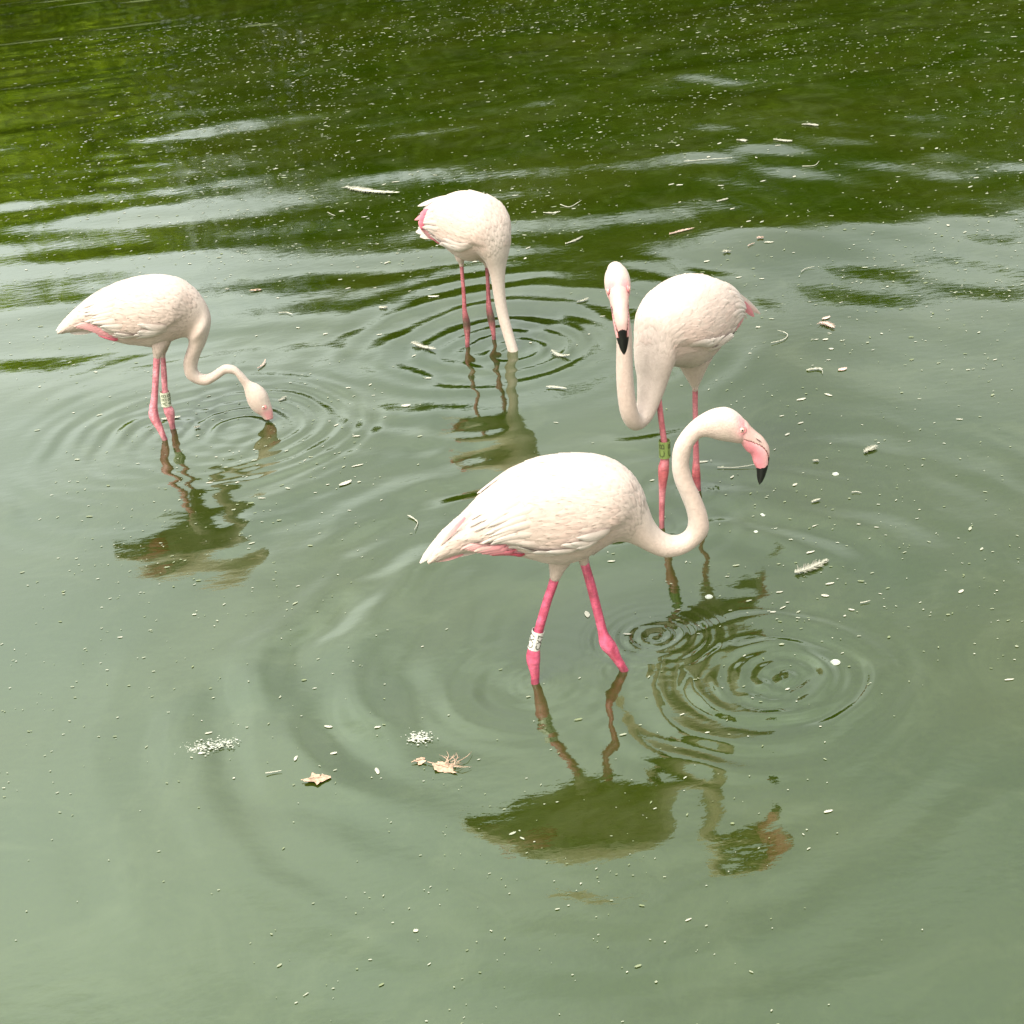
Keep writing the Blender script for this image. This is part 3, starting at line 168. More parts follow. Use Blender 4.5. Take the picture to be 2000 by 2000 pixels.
# ------------------------------------------------------------------ pond water
BIRD_RINGS = [  # x, y, wavelength, amplitude, inner radius, outer radius
    (0.0044, 3.8227, 0.030, 0.0011, 0.012, 0.11),
    (0.2617, 3.8305, 0.030, 0.0011, 0.012, 0.11),
    (0.4885, 4.664, 0.030, 0.0011, 0.012, 0.11),
    (0.6478, 4.89, 0.030, 0.0011, 0.012, 0.11),
    (-0.103, 6.5505, 0.030, 0.0011, 0.012, 0.11),
    (0.0164, 6.5988, 0.030, 0.0011, 0.012, 0.11),
    (-1.3553, 5.9347, 0.030, 0.0011, 0.012, 0.11),
    (-1.3383, 6.049, 0.030, 0.0011, 0.012, 0.11),
    (0.375, 3.995, 0.038, 0.0017, 0.0, 0.27),
    (0.60, 3.72, 0.046, 0.0016, 0.0, 0.30),
    (0.70, 3.69, 0.057, 0.0016, 0.0, 0.34),
    (0.55, 3.66, 0.037, 0.0011, 0.0, 0.25),
    (0.66, 3.74, 0.071, 0.0018, 0.0, 0.40),
    (0.63, 3.70, 0.14, 0.0050, 0.16, 0.60),
    (0.00, 3.82, 0.075, 0.0009, 0.10, 0.42),
    (0.262, 3.83, 0.05, 0.0007, 0.02, 0.22),
    (0.20, 3.90, 0.20, 0.0026, 1.05, 2.10),
    (0.40, 3.95, 0.27, 0.0120, 0.60, 2.00, 2.55),
    (0.45, 4.10, 0.24, 0.0060, 0.60, 1.90, 0.3),
    (0.3, 4.2, 0.36, 0.0115, 0.7, 1.9, 3.05),
    (-1.05, 5.95, 0.052, 0.0016, 0.02, 0.40),
    (0.10, 6.42, 0.055, 0.0014, 0.02, 0.35),
    (-1.05, 5.95, 0.085, 0.0032, 0.05, 0.75),
    (-1.34, 5.98, 0.10, 0.0026, 0.04, 0.80),
    (-1.15, 5.95, 0.17, 0.0030, 0.50, 1.50),
    (0.10, 6.42, 0.10, 0.0020, 0.03, 0.60),
    (-0.03, 6.57, 0.13, 0.0022, 0.05, 0.80),
    (0.05, 6.50, 0.22, 0.0046, 0.45, 1.60),
    (0.49, 4.66, 0.09, 0.0007, 0.03, 0.40),
    (0.65, 4.89, 0.11, 0.0009, 0.03, 0.45),
]
def vnoise(x, y, seed):
    """smooth value noise"""
    r_ = np.random.default_rng(seed); T = r_.random((256, 256))
    xi = np.floor(x).astype(int); yi = np.floor(y).astype(int); fx = x - xi; fy = y - yi
    fx = fx * fx * fx * (fx * (6 * fx - 15) + 10); fy = fy * fy * fy * (fy * (6 * fy - 15) + 10)
    g = lambda a, b: T[a & 255, b & 255]
    return (g(xi, yi) * (1 - fx) + g(xi + 1, yi) * fx) * (1 - fy) + (g(xi, yi + 1) * (1 - fx) + g(xi + 1, yi + 1) * fx) * fy

def sstep(a, b, x):
    t = np.clip((x - a) / (b - a), 0, 1); return t * t * (3 - 2 * t)

def water_h(x, y):
    x = np.asarray(x, float); y = np.asarray(y, float); h = np.zeros_like(x)
    for (sx, sy, wl, amp, r0, r1, *side) in BIRD_RINGS:
        r = np.hypot(x - sx, y - sy)
        env = sstep(r0 * 0.4, r0 + 0.02, r) * (1 - sstep(r1 * 0.55, r1, r)) / np.sqrt(1 + r / 0.15)
        ang = np.arctan2(y - sy, x - sx)
        wob = 0.10 * np.sin(3 * ang + sx * 7) + 0.07 * np.sin(5 * ang + sy * 3) + 1.3 * (vnoise(x * 2.1 + 9 + wl * 50, y * 2.1, 5) - 0.5) + 0.8 * (vnoise(x * 6 + wl * 70, y * 6, 6) - 0.5)
        brk = 0.15 + 1.5 * vnoise(x * 2.8 + sx * 13 + wl * 90, y * 2.8 + sy * 7, 31) ** 1.5
        if side: env = env * np.clip(np.cos(ang - side[0]) * 1.5, 0, 1) ** 1.5      # trains that only run out to one side
        h += amp * env * brk * np.sin(2 * np.pi * r / wl + wob * 2.0)
    # slow swells that travel towards the viewer, strongest on the open water behind the birds
    far = 0.22 + 1.0 * sstep(4.6, 8.0, y) * (1 - 0.25 * sstep(1.0, 3.0, x))
    g = np.random.default_rng(3)
    for i in range(16):
        wl = 0.35 * (1.9 / 0.35) ** (i / 15.0) * g.uniform(0.9, 1.1)
        d = math.radians(90 + g.normal(0, 20)); k = 2 * math.pi / wl
        ph = g.uniform(0, 6.28)
        warp = 1.6 * vnoise(x * 0.55 + i * 3.7, y * 0.8 + i, 40 + i)
        amp_m = vnoise(x * 0.5 + i * 5.1, y * 0.7 + i * 2.3, 70 + i)
        h += far * 0.0115 / k * (0.15 + 1.5 * amp_m ** 2) * np.sin(k * (x * math.cos(d) + y * math.sin(d)) + ph + warp * 2.2)
    return h

def build_water():
    rows = [-6.0, -2.0, 0.2, 0.9]
    y = 1.5
    while y < 22.5: rows.append(y); y += 0.0036 * y
    rows += [24.0, 27.0, 34.0, 45.0]
    rows = np.array(rows)
    s = np.linspace(-1, 1, 560); s = np.concatenate([[-14, -5, -2.2, -1.3], s, [1.3, 2.2, 5, 14]])
    half = 0.75 + 0.36 * np.clip(rows, 1.5, 22.5)
    X = s[None, :] * half[:, None] - 0.09 * np.clip(rows, 0, 22)[:, None] * 0.4
    Y = np.repeat(rows[:, None], len(s), 1)
    Z = water_h(X, Y)
    edge = (np.abs(s)[None, :] <= 1) & (rows[:, None] > 1.2) & (rows[:, None] < 23)
    Z = np.where(edge, Z, 0)
    n, m_ = X.shape
    V = np.stack([X, Y, Z], -1).reshape(-1, 3)
    a = (np.arange(n - 1)[:, None] * m_ + np.arange(m_ - 1)[None, :]).ravel()
    Fq = np.stack([a, a + 1, a + m_ + 1, a + m_], -1)
    mt, t, b = new_mat('pond_water')
    tcn = t.nodes.new('ShaderNodeTexCoord')
    n1 = t.nodes.new('ShaderNodeTexNoise'); n1.inputs['Scale'].default_value = 0.9; n1.inputs['Detail'].default_value = 3; n1.inputs['Distortion'].default_value = 0.6
    rp = t.nodes.new('ShaderNodeValToRGB')
    rp.color_ramp.elements[0].position = 0.33; rp.color_ramp.elements[0].color = (0.009, 0.017, 0.0003, 1)
    rp.color_ramp.elements[1].position = 0.70; rp.color_ramp.elements[1].color = (0.016, 0.022, 0.0015, 1)
    t.links.new(tcn.outputs['Object'], n1.inputs['Vector']); t.links.new(n1.outputs[0], rp.inputs[0])
    # silt motes hanging in the water
    n3 = t.nodes.new('ShaderNodeTexNoise'); n3.inputs['Scale'].default_value = 55; n3.inputs['Detail'].default_value = 6; n3.inputs['Roughness'].default_value = 0.75
    mr3 = t.nodes.new('ShaderNodeMapRange'); mr3.inputs[1].default_value = 0.35; mr3.inputs[2].default_value = 0.65; mr3.inputs[3].default_value = 0.86; mr3.inputs[4].default_value = 1.14
    t.links.new(tcn.outputs['Object'], n3.inputs['Vector']); t.links.new(n3.outputs[0], mr3.inputs[0])
    mm = t.nodes.new('ShaderNodeMix'); mm.data_type = 'RGBA'; mm.blend_type = 'MULTIPLY'; mm.inputs[0].default_value = 1
    t.links.new(rp.outputs[0], mm.inputs[6]); t.links.new(mr3.outputs[0], mm.inputs[7])
    nf = t.nodes.new('ShaderNodeTexNoise'); nf.inputs['Scale'].default_value = 2.2; nf.inputs['Detail'].default_value = 8; nf.inputs['Roughness'].default_value = 0.7; nf.inputs['Distortion'].default_value = 1.2
    mf = t.nodes.new('ShaderNodeMapRange'); mf.inputs[1].default_value = 0.50; mf.inputs[2].default_value = 0.72; mf.inputs[3].default_value = 0.0; mf.inputs[4].default_value = 0.45
    t.links.new(tcn.outputs['Object'], nf.inputs['Vector']); t.links.new(nf.outputs[0], mf.inputs[0])
    fm = t.nodes.new('ShaderNodeMix'); fm.data_type = 'RGBA'; fm.inputs[7].default_value = (0.040, 0.050, 0.018, 1)      # thin film of dust and scum
    t.links.new(mf.outputs[0], fm.inputs[0]); t.links.new(mm.outputs[2], fm.inputs[6])
    t.links.new(fm.outputs[2], b.inputs['Base Color'])
    b.inputs['Roughness'].default_value = 0.03; b.inputs['IOR'].default_value = 2.15; b.inputs['Specular Tint'].default_value = (0.85, 1.0, 0.72, 1)
    n2 = t.nodes.new('ShaderNodeTexNoise'); n2.inputs['Scale'].default_value = 26; n2.inputs['Detail'].default_value = 4
    mp = t.nodes.new('ShaderNodeMapping'); mp.inputs['Scale'].default_value = (0.55, 1.0, 1.0)
    t.links.new(tcn.outputs['Object'], mp.inputs[0]); t.links.new(mp.outputs[0], n2.inputs['Vector'])
    bp = t.nodes.new('ShaderNodeBump'); bp.inputs['Strength'].default_value = 0.16; bp.inputs['Distance'].default_value = 0.004
    t.links.new(n2.outputs[0], bp.inputs['Height']); t.links.new(bp.outputs[0], b.inputs['Normal'])
    o = mesh_obj('water', V, Fq, mt)
    tag(o, 'murky grey green pond water with ripple rings and tree reflections', None, None, 'structure')
build_water()

# ------------------------------------------------------------------ ground: one sheet with the pond hollow in it
def ground_z(x, y):
    shore = 26.0 + 1.2 * np.sin(x * 0.21 + 1.0) + 0.6 * np.sin(x * 0.53)
    d = np.maximum.reduce([y - shore, -1.0 - y, np.abs(x) - 34.0])
    return -0.9 + 1.35 * sstep(-1.2, 0.9, d) + 0.4 * sstep(2, 25, d) + np.where(d > 0, 0.12 * (vnoise(x * 0.6, y * 0.6, 8) - 0.5), 0)

def build_ground():
    ax = np.concatenate([np.linspace(-400, -60, 10), np.linspace(-55, 55, 111), np.linspace(60, 400, 10)])
    ay = np.concatenate([np.linspace(-300, -20, 8), np.linspace(-15, 60, 151), np.linspace(70, 500, 10)])
    X, Y = np.meshgrid(ax, ay); Z = ground_z(X, Y)
    V = np.stack([X, Y, Z], -1).reshape(-1, 3); m_ = len(ax)
    a = (np.arange(len(ay) - 1)[:, None] * m_ + np.arange(m_ - 1)[None, :]).ravel()
    mt, t, b = new_mat('bank_grass')
    nz = t.nodes.new('ShaderNodeTexNoise'); nz.inputs['Scale'].default_value = 3.0; nz.inputs['Detail'].default_value = 6
    tcn = t.nodes.new('ShaderNodeTexCoord'); t.links.new(tcn.outputs['Object'], nz.inputs['Vector'])
    rp = t.nodes.new('ShaderNodeValToRGB'); rp.color_ramp.elements[0].position = 0.35; rp.color_ramp.elements[1].position = 0.65
    rp.color_ramp.elements[0].color = (0.045, 0.06, 0.018, 1); rp.color_ramp.elements[1].color = (0.085, 0.105, 0.03, 1)
    t.links.new(nz.outputs[0], rp.inputs[0]); t.links.new(rp.outputs[0], b.inputs['Base Color']); b.inputs['Roughness'].default_value = 0.9
    o = mesh_obj('ground', V, np.stack([a, a + 1, a + m_ + 1, a + m_], -1), mt)
    tag(o, 'grassy bank and pond bed round the water', None, None, 'structure')
build_ground()

# ------------------------------------------------------------------ trees on the far bank: seen only as reflections in the water
def leaf_mat(name, c0, c1):
    mt, t, b = new_mat(name)
    oi = t.nodes.new('ShaderNodeNewGeometry'); rp = t.nodes.new('ShaderNodeValToRGB')
    rp.color_ramp.elements[0].color = (*c0, 1); rp.color_ramp.elements[1].color = (*c1, 1)
    t.links.new(oi.outputs['Random Per Island'], rp.inputs[0]); t.links.new(rp.outputs[0], b.inputs['Base Color'])
    b.inputs['Roughness'].default_value = 0.55; b.inputs['Specular IOR Level'].default_value = 0.12
    return mt
LEAF_DARK = leaf_mat('dark_leaves', (0.015, 0.028, 0.0003), (0.060, 0.092, 0.001))
LEAF_LIGHT = leaf_mat('willow_leaves', (0.06, 0.10, 0.001), (0.21, 0.28, 0.004))
BARK, _t, _b = new_mat('bark')
_n = _t.nodes.new('ShaderNodeTexNoise'); _n.inputs['Scale'].default_value = 9; _n.inputs['Detail'].default_value = 6
_r = _t.nodes.new('ShaderNodeValToRGB'); _r.color_ramp.elements[0].color = (0.05, 0.04, 0.03, 1); _r.color_ramp.elements[1].color = (0.16, 0.13, 0.10, 1)
_t.links.new(_n.outputs[0], _r.inputs[0]); _t.links.new(_r.outputs[0], _b.inputs['Base Color']); _b.inputs['Roughness'].default_value = 0.9

def make_tree(x, y, h, rad, mat, seed, label, droop=0.0, low=0.5, n_clump=120, per=125):
    g = np.random.default_rng(seed); z0 = float(ground_z(np.array(x), np.array(y))) - 0.1
    root = empty('tree', (x, y, z0)); tag(root, label, 'tree', 'trees on the far bank')
    P, _ = tube([(0, 0, 0, 0.24), (0.05, 0.03, h * 0.2, 0.19), (-0.08, 0.06, h * 0.45, 0.13), (0.05, 0, h * 0.75, 0.06)], 10, 3)
    V, Fc = ring_grid(P); Vs = [V]; Fs = list(Fc); off = len(V)
    for i in range(7):
        a = g.uniform(0, 6.28); zb = h * g.uniform(0.25, 0.6); ln = rad * g.uniform(0.5, 0.9)
        P, _ = tube([(0, 0, zb, 0.07), (math.cos(a) * ln * 0.5, math.sin(a) * ln * 0.5, zb + ln * 0.3, 0.045), (math.cos(a) * ln, math.sin(a) * ln, zb + ln * 0.45, 0.015)], 7, 2)
        v, f = ring_grid(P); Vs.append(v); Fs += [tuple(i_ + off for i_ in q) for q in f]; off += len(v)
    mesh_obj('trunk', np.concatenate(Vs), Fs, BARK, root)
    # crown: leaf clumps through an uneven volume
    cen = []
    while len(cen) < n_clump:
        p = g.uniform(-1, 1, 3)
        rr = np.linalg.norm(p)
        if rr > 1 or rr < 0.35: continue
        k = 0.78 + 0.3 * math.sin(3 * math.atan2(p[1], p[0]) + seed) * (1 - abs(p[2]))
        cen.append((p[0] * rad * k, p[1] * rad * k, h * low + (p[2] * 0.5 + 0.5) * h * (1 - low)))
    cen = np.array(cen)
    N = n_clump * per
    cc = np.repeat(cen, per, 0); sz = np.repeat(g.uniform(0.45, 0.85, n_clump), per)
    d = g.normal(0, 1, (N, 3)); d /= np.linalg.norm(d, axis=1)[:, None]
    p = cc + d * (sz * g.random(N) ** 0.4)[:, None] * np.array([1, 1, 0.7]) * rad / 2.6
    if droop: p[:, 2] -= droop * g.random(N) ** 2 * np.hypot(p[:, 0], p[:, 1]) / rad
    ax1 = g.normal(0, 1, (N, 3)); ax1[:, 2] -= 0.6 + droop; ax1 /= np.linalg.norm(ax1, axis=1)[:, None]
    ax2 = np.cross(ax1, g.normal(0, 1, (N, 3))); ax2 /= np.linalg.norm(ax2, axis=1)[:, None]
    l = g.uniform(0.13, 0.23, N)[:, None]; w = l * 0.45
    V = np.stack([p, p + ax1 * l * 0.5 + ax2 * w, p + ax1 * l, p + ax1 * l * 0.5 - ax2 * w], 1).reshape(-1, 3)
    mesh_obj('crown', V, np.arange(N * 4).reshape(-1, 4), mat, root, smooth=False)
TREES = [(-17.5, 27.5, 5.6, 3.8, LEAF_LIGHT, 0.9, 0.03), (-12.2, 28.2, 5.0, 3.6, LEAF_LIGHT, 1.2, 0.02), (-7.2, 28.6, 5.4, 3.6, LEAF_LIGHT, 0.6, 0.03),
         (-2.4, 28.8, 6.2, 3.9, LEAF_DARK, 0.2, 0.02), (2.6, 28.6, 7.3, 4.0, LEAF_DARK, 0.2, 0.02), (7.6, 28.8, 7.2, 4.0, LEAF_DARK, 0.1, 0.02),
         (12.4, 28.6, 7.0, 3.9, LEAF_DARK, 0.1, 0.02), (17.2, 29.4, 6.6, 3.6, LEAF_DARK, 0.2, 0.02), (0.2, 33.0, 7.6, 4.4, LEAF_DARK, 0.0, 0.05), (9.8, 33.0, 8.2, 4.6, LEAF_DARK, 0.0, 0.05), (4.9, 32.6, 7.8, 4.2, LEAF_DARK, 0.0, 0.05), (-9.6, 33.0, 5.8, 4.6, LEAF_DARK, 0.0, 0.05)]
TL = ['light green drooping tree at the far left of the far bank', 'light green low tree second from the left on the far bank', 'light green tall tree left of the dark trees on the far bank',
      'dark green tree beside the light green trees on the far bank', 'tallest dark green tree in the middle of the far bank', 'dark green tree right of the tallest tree on the far bank',
      'dark green rounded tree towards the right of the far bank', 'low dark green tree at the far right of the far bank', 'dark green tree behind the tallest tree, back row',
      'dark green tree at the right end of the back row', 'dark green tree in the gap of the back row', 'dark green tree at the left end of the back row']
for i, (x, y, h, r_, mt_, dr, lo) in enumerate(TREES): make_tree(x, y, h, r_, mt_, 100 + i, TL[i], dr, lo)

def build_undergrowth():
    g = np.random.default_rng(5); N = 26000
    x = g.uniform(-30, 30, N); y = 26.3 + 1.2 * np.sin(x * 0.21 + 1.0) + 0.6 * np.sin(x * 0.53) + g.uniform(0.3, 2.6, N)
    top = 1.1 + 1.3 * vnoise(x * 0.45 + 3, y * 0.3, 61)
    p = np.stack([x, y, g.random(N) ** 0.8 * top + 0.2], -1)
    ax1 = g.normal(0, 1, (N, 3)); ax1 /= np.linalg.norm(ax1, axis=1)[:, None]
    ax2 = np.cross(ax1, g.normal(0, 1, (N, 3))); ax2 /= np.linalg.norm(ax2, axis=1)[:, None]
    l = g.uniform(0.12, 0.26, N)[:, None]; w = l * 0.4
    V = np.stack([p, p + ax1 * l * 0.5 + ax2 * w, p + ax1 * l, p + ax1 * l * 0.5 - ax2 * w], 1).reshape(-1, 3)
    o = mesh_obj('undergrowth', V, np.arange(N * 4).reshape(-1, 4), LEAF_DARK, None, smooth=False)
    tag(o, 'dense green shrubs along the waterline of the far bank', None, None, 'stuff')
build_undergrowth()
# ------------------------------------------------------------------ flamingos
CREAM = np.array([0.338, 0.258, 0.208]); WHITE = np.array([0.362, 0.312, 0.268]); SKIN = np.array([0.42, 0.25, 0.215])
PINK = np.array([0.46, 0.155, 0.17]); ROSE = np.array([0.40, 0.06, 0.09]); CRIMSON = np.array([0.28, 0.010, 0.030]); BLACK = np.array([0.006, 0.0055, 0.005])
PLUMAGE = attr_mat('plumage', 0.9, 190, 0.6, 0.003, 0.08, 75, 0.1, 0.1)
FEATHER = attr_mat('feather', 0.8, 240, 0.3, 0.001, 0.06, 60, 0.1, 0.15)
BILL = attr_mat('bill', 0.45, 120, 0.2, 0.0008, 0.12, 55, 0, 0.22)
LEGM = attr_mat('leg_skin', 0.36, 300, 0.7, 0.0016, 0.30, 70, 0, 0.5, stretch=(1, 1, 2.2))
BANDM = attr_mat('leg_band', 0.4, 0, 0, 0, 0.05, 200, 0, 0.4)
EYEM = attr_mat('eye', 0.12, 0, 0, 0, 0.02, 40, 0, 0.5)

def wing_bulge(u, e):
    """how far the folded wing stands proud of the flank; e = elevation angle round the body, -pi/2 belly .. pi/2 back"""
    lo = np.interp(u, [1, 3, 5, 7, 9, 10.2], [0.5, -0.15, -0.42, -0.38, 0.0, 0.5])
    edge = sstep(lo - 0.10, lo + 0.05, e) * (1 - sstep(0.75, 1.35, e))
    along = sstep(0.8, 3.0, u) * (1 - sstep(8.3, 10.0, u))
    return 0.011 * edge * along

class Skin:
    """the body as a surface S(u, theta): u runs tail tip -> head, theta round the ring"""
    def __init__(s, st, scale=1.0):
        s.st = np.array(st, float); s.sc = scale
    def pos(s, u, th, bulge=True):
        u, th = np.broadcast_arrays(np.asarray(u, float), np.asarray(th, float))
        a = catmull(s.st, u)
        d = a[..., 3:6] * np.sin(th)[..., None] + a[..., 6:9] * np.cos(th)[..., None]
        p = a[..., 0:3] + d
        if bulge:
            e = np.arcsin(np.clip(np.sin(th), -1, 1))
            n = d / (np.linalg.norm(d, axis=-1)[..., None] + 1e-9)
            p = p + n * (wing_bulge(u, e) * s.sc)[..., None]
        return p
    def frame(s, u, th):
        p = s.pos(u, th); du = s.pos(u + 0.02, th) - s.pos(u - 0.02, th); dt = s.pos(u, th + 0.02) - s.pos(u, th - 0.02)
        lu = np.linalg.norm(du, axis=-1) / 0.04; lt = np.linalg.norm(dt, axis=-1) / 0.04
        n = np.cross(dt, du); n /= np.linalg.norm(n, axis=-1)[..., None] + 1e-12
        c = catmull(s.st, u)[..., 0:3]
        n *= np.sign(np.sum(n * (p - c), -1))[..., None]
        return p, n, np.maximum(lu, 1e-3), np.maximum(lt, 1e-3)

def feather_verts(skin, u0, th0, L_, W_, lift, off, skew=0.0, na=6, nc=3, sag=0.0, tip=0.5):
    """feathers laid along the body towards the tail; arrays in, (n, na*nc, 3) out"""
    u0, th0, L_, W_, lift, off, skew = [np.atleast_1d(np.asarray(a, float)) for a in np.broadcast_arrays(u0, th0, L_, W_, lift, off, skew)]
    s = np.linspace(0, 1, na)[None, :, None]; l = np.linspace(-1, 1, nc)[None, None, :]
    _, _, lu, lt = skin.frame(u0, th0)
    lu = np.maximum(lu, 0.022); lt = np.maximum(lt, 0.02)
    prof = np.sin(np.pi * np.clip(0.10 + 0.90 * s ** 0.8, 0, 1) ) ** tip
    prof = np.where(s >= 0.999, 0.06, np.maximum(prof, 0.2))
    U = u0[:, None, None] - s * (L_ / lu)[:, None, None] + 0 * l
    lat = l * prof * (W_ * 0.5)[:, None, None] + skew[:, None, None] * s * L_[:, None, None]
    T = th0[:, None, None] + lat / lt[:, None, None]
    p, n, _, _ = skin.frame(U, T)
    hgt = off[:, None, None] * (sstep(0.0, 0.35, s) * 1.3 - 0.3) - 0.003 * (1 - sstep(0, 0.25, s)) + lift[:, None, None] * s ** 1.6 - 0.10 * W_[:, None, None] * l ** 2 + 0 * s
    q = p + n * hgt[..., None]
    q[..., 2] -= sag * s[..., 0][..., None] ** 2 if np.ndim(sag) else sag * (s ** 2 + 0 * l)
    return q.reshape(len(u0), na * nc, 3)

def feather_faces(n, na=6, nc=3):
    a = (np.arange(na - 1)[:, None] * nc + np.arange(nc - 1)[None, :]).ravel()
    q = np.stack([a, a + 1, a + nc + 1, a + nc], -1)
    return (q[None] + (np.arange(n) * na * nc)[:, None, None]).reshape(-1, 4)

def free_feather(base, tip, width, normal, na=9, nc=5, curve=0.0, blunt=0.6):
    base = np.array(base, float); tip = np.array(tip, float); d = tip - base; L_ = np.linalg.norm(d); d = d / L_
    n = np.array(normal, float); n -= d * (n @ d); n /= np.linalg.norm(n); b = np.cross(d, n)
    s = np.linspace(0, 1, na)[:, None]; l = np.linspace(-1, 1, nc)[None, :]
    prof = np.where(s > 0.999, 0.12, np.clip(np.sin(np.pi * (0.12 + 0.86 * s)) ** blunt, 0.15, 1)) * width / 2
    P = base + d * (s * L_)[..., None] + b * (l * prof)[..., None] + n * (curve * L_ * np.sin(np.pi * s * 0.5) ** 2 - 0.18 * np.abs(l) * prof + 0 * s)[..., None]
    return P.reshape(-1, 3), feather_faces(1, na, nc)

def flat_quads(P):
    n, m_ = P.shape[:2]
    a = (np.arange(n - 1)[:, None] * m_ + np.arange(m_ - 1)[None, :]).ravel()
    return P.reshape(-1, 3), np.stack([a, a + 1, a + m_ + 1, a + m_], -1)

def body_color(skin, u, th, spec):
    """plumage tint by place on the bird: pale back, creamier flank and neck, pink skin at the face"""
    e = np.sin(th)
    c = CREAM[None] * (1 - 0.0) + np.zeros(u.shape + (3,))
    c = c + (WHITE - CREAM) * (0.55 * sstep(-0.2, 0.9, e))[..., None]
    nn = vnoise(u * 1.7 + spec['seed'], th * 2.3 + 20, 12 + spec['seed'])
    c = c * (1 + 0.07 * (nn - 0.5))[..., None]
    if spec.get('face'):
        f = spec['face']                                   # station where the feathering gives way to bare skin
        k = sstep(f - 0.8, f + 0.6, u + 0.5 * np.cos(th) ** 2 - 0.6 * np.clip(e, 0, 1))
        c = c + (SKIN - c) * (0.6 * k)[..., None]
        k2 = sstep(f - 0.5, f + 0.4, u) * sstep(0.10, 0.55, np.abs(np.cos(th))) * sstep(-0.6, 0.0, e)
        c = c + (PINK - c) * (0.62 * k2)[..., None]
    return c

def make_band(parent, leg_pts, spec, text, colr, ink):
    bx, by, bz, tx, ty, tz, rad = spec
    Bp = np.array([bx, by, bz]); Tp = np.array([tx, ty, tz]); ax = Tp - Bp; H = np.linalg.norm(ax); ax /= H
    # a rolled strip of plastic, open at both ends, with a lapped seam
    e1 = np.array([0, -1.0, 0]); 
    vdir = spec_view[parent.parent.name]; e1 = np.array(vdir); e1 -= ax * (e1 @ ax); e1 /= np.linalg.norm(e1); e2 = np.cross(ax, e1)
    k = 40; th = np.linspace(0, 2 * np.pi, k)
    prof = [(rad, 0.0), (rad, H), (rad - 0.0009, H), (rad - 0.0009, 0.0)]
    P = np.array([[Bp + ax * z + (e1 * math.cos(t) + e2 * math.sin(t)) * (r_ + 0.0005 * i / k) for (r_, z) in prof] for i, t in enumerate(th)])
    V = P.reshape(-1, 3); Fc = []
    for i in range(k - 1):
        for j in range(4):
            a = i * 4 + j; b = i * 4 + (j + 1) % 4; Fc.append((a, b, b + 4, a + 4))
    o = mesh_obj('leg_band', V, Fc, BANDM, parent, smooth=False, colors=np.tile(np.array(colr), (len(V), 1)))
    # characters run up the band
    cu = bpy.data.curves.new('characters', 'FONT'); cu.body = text; cu.size = 1.0; cu.resolution_u = 3; cu.space_character = 1.12
    to = bpy.data.objects.new('characters', cu); col.objects.link(to)
    me = bpy.data.meshes.new_from_object(to); bpy.data.objects.remove(to)
    bm = bmesh.new(); bm.from_mesh(me)
    bmesh.ops.triangulate(bm, faces=bm.faces); 
    bmesh.ops.subdivide_edges(bm, edges=bm.edges, cuts=2, use_grid_fill=True)
    co = np.array([v.co[:] for v in bm.verts]); w = co[:, 0].max() - co[:, 0].min(); hh = co[:, 1].max() - co[:, 1].min()
    sx = H * 0.80 / w; sy = rad * 1.02 / hh
    faces = [tuple(v.index for v in f.verts) for f in bm.faces]; bm.free()
    allv = []; allf = []
    for c0 in (text_angles.get(text, (0.62, -0.95))):
        x = (co[:, 0] - co[:, 0].min()) * sx + H * 0.10; y = (co[:, 1] - co[:, 1].mean()) * sy
        t = c0 + -y / rad if False else c0 - y / rad
        rr = rad + 0.0011
        v = Bp + ax * x[:, None] + (e1 * np.cos(t)[:, None] + e2 * np.sin(t)[:, None]) * rr
        allf += [tuple(i + len(allv) * len(co) for i in f) for f in faces]; allv.append(v)
    mesh_obj('characters', np.concatenate(allv), allf, BANDM, parent, smooth=False, colors=np.tile(np.array(ink), (len(co) * len(allv), 1)))
spec_view = {}
text_angles = {'CX7': (0.55, -0.95), 'ABB': (-0.42, 0.85), 'CB': (-0.55, 1.1)}

def eye_at(skin, target, side, n):
    """where on the side of the head the eye sits: the point of the skin nearest to it in profile"""
    best = None
    for u in np.linspace(n - 6, n - 1, 61):
        for t in np.linspace(-0.9, 0.9, 37):
            th = t if side > 0 else math.pi - t
            p = skin.pos(np.array(u), np.array(th), False); a = catmull(skin.st, np.array(u)); lat = a[6:9] / np.linalg.norm(a[6:9])
            d = p - target; d = d - lat * (d @ lat); q = d @ d
            if best is None or q < best[0]: best = (q, u, th)
    return best[1], best[2]

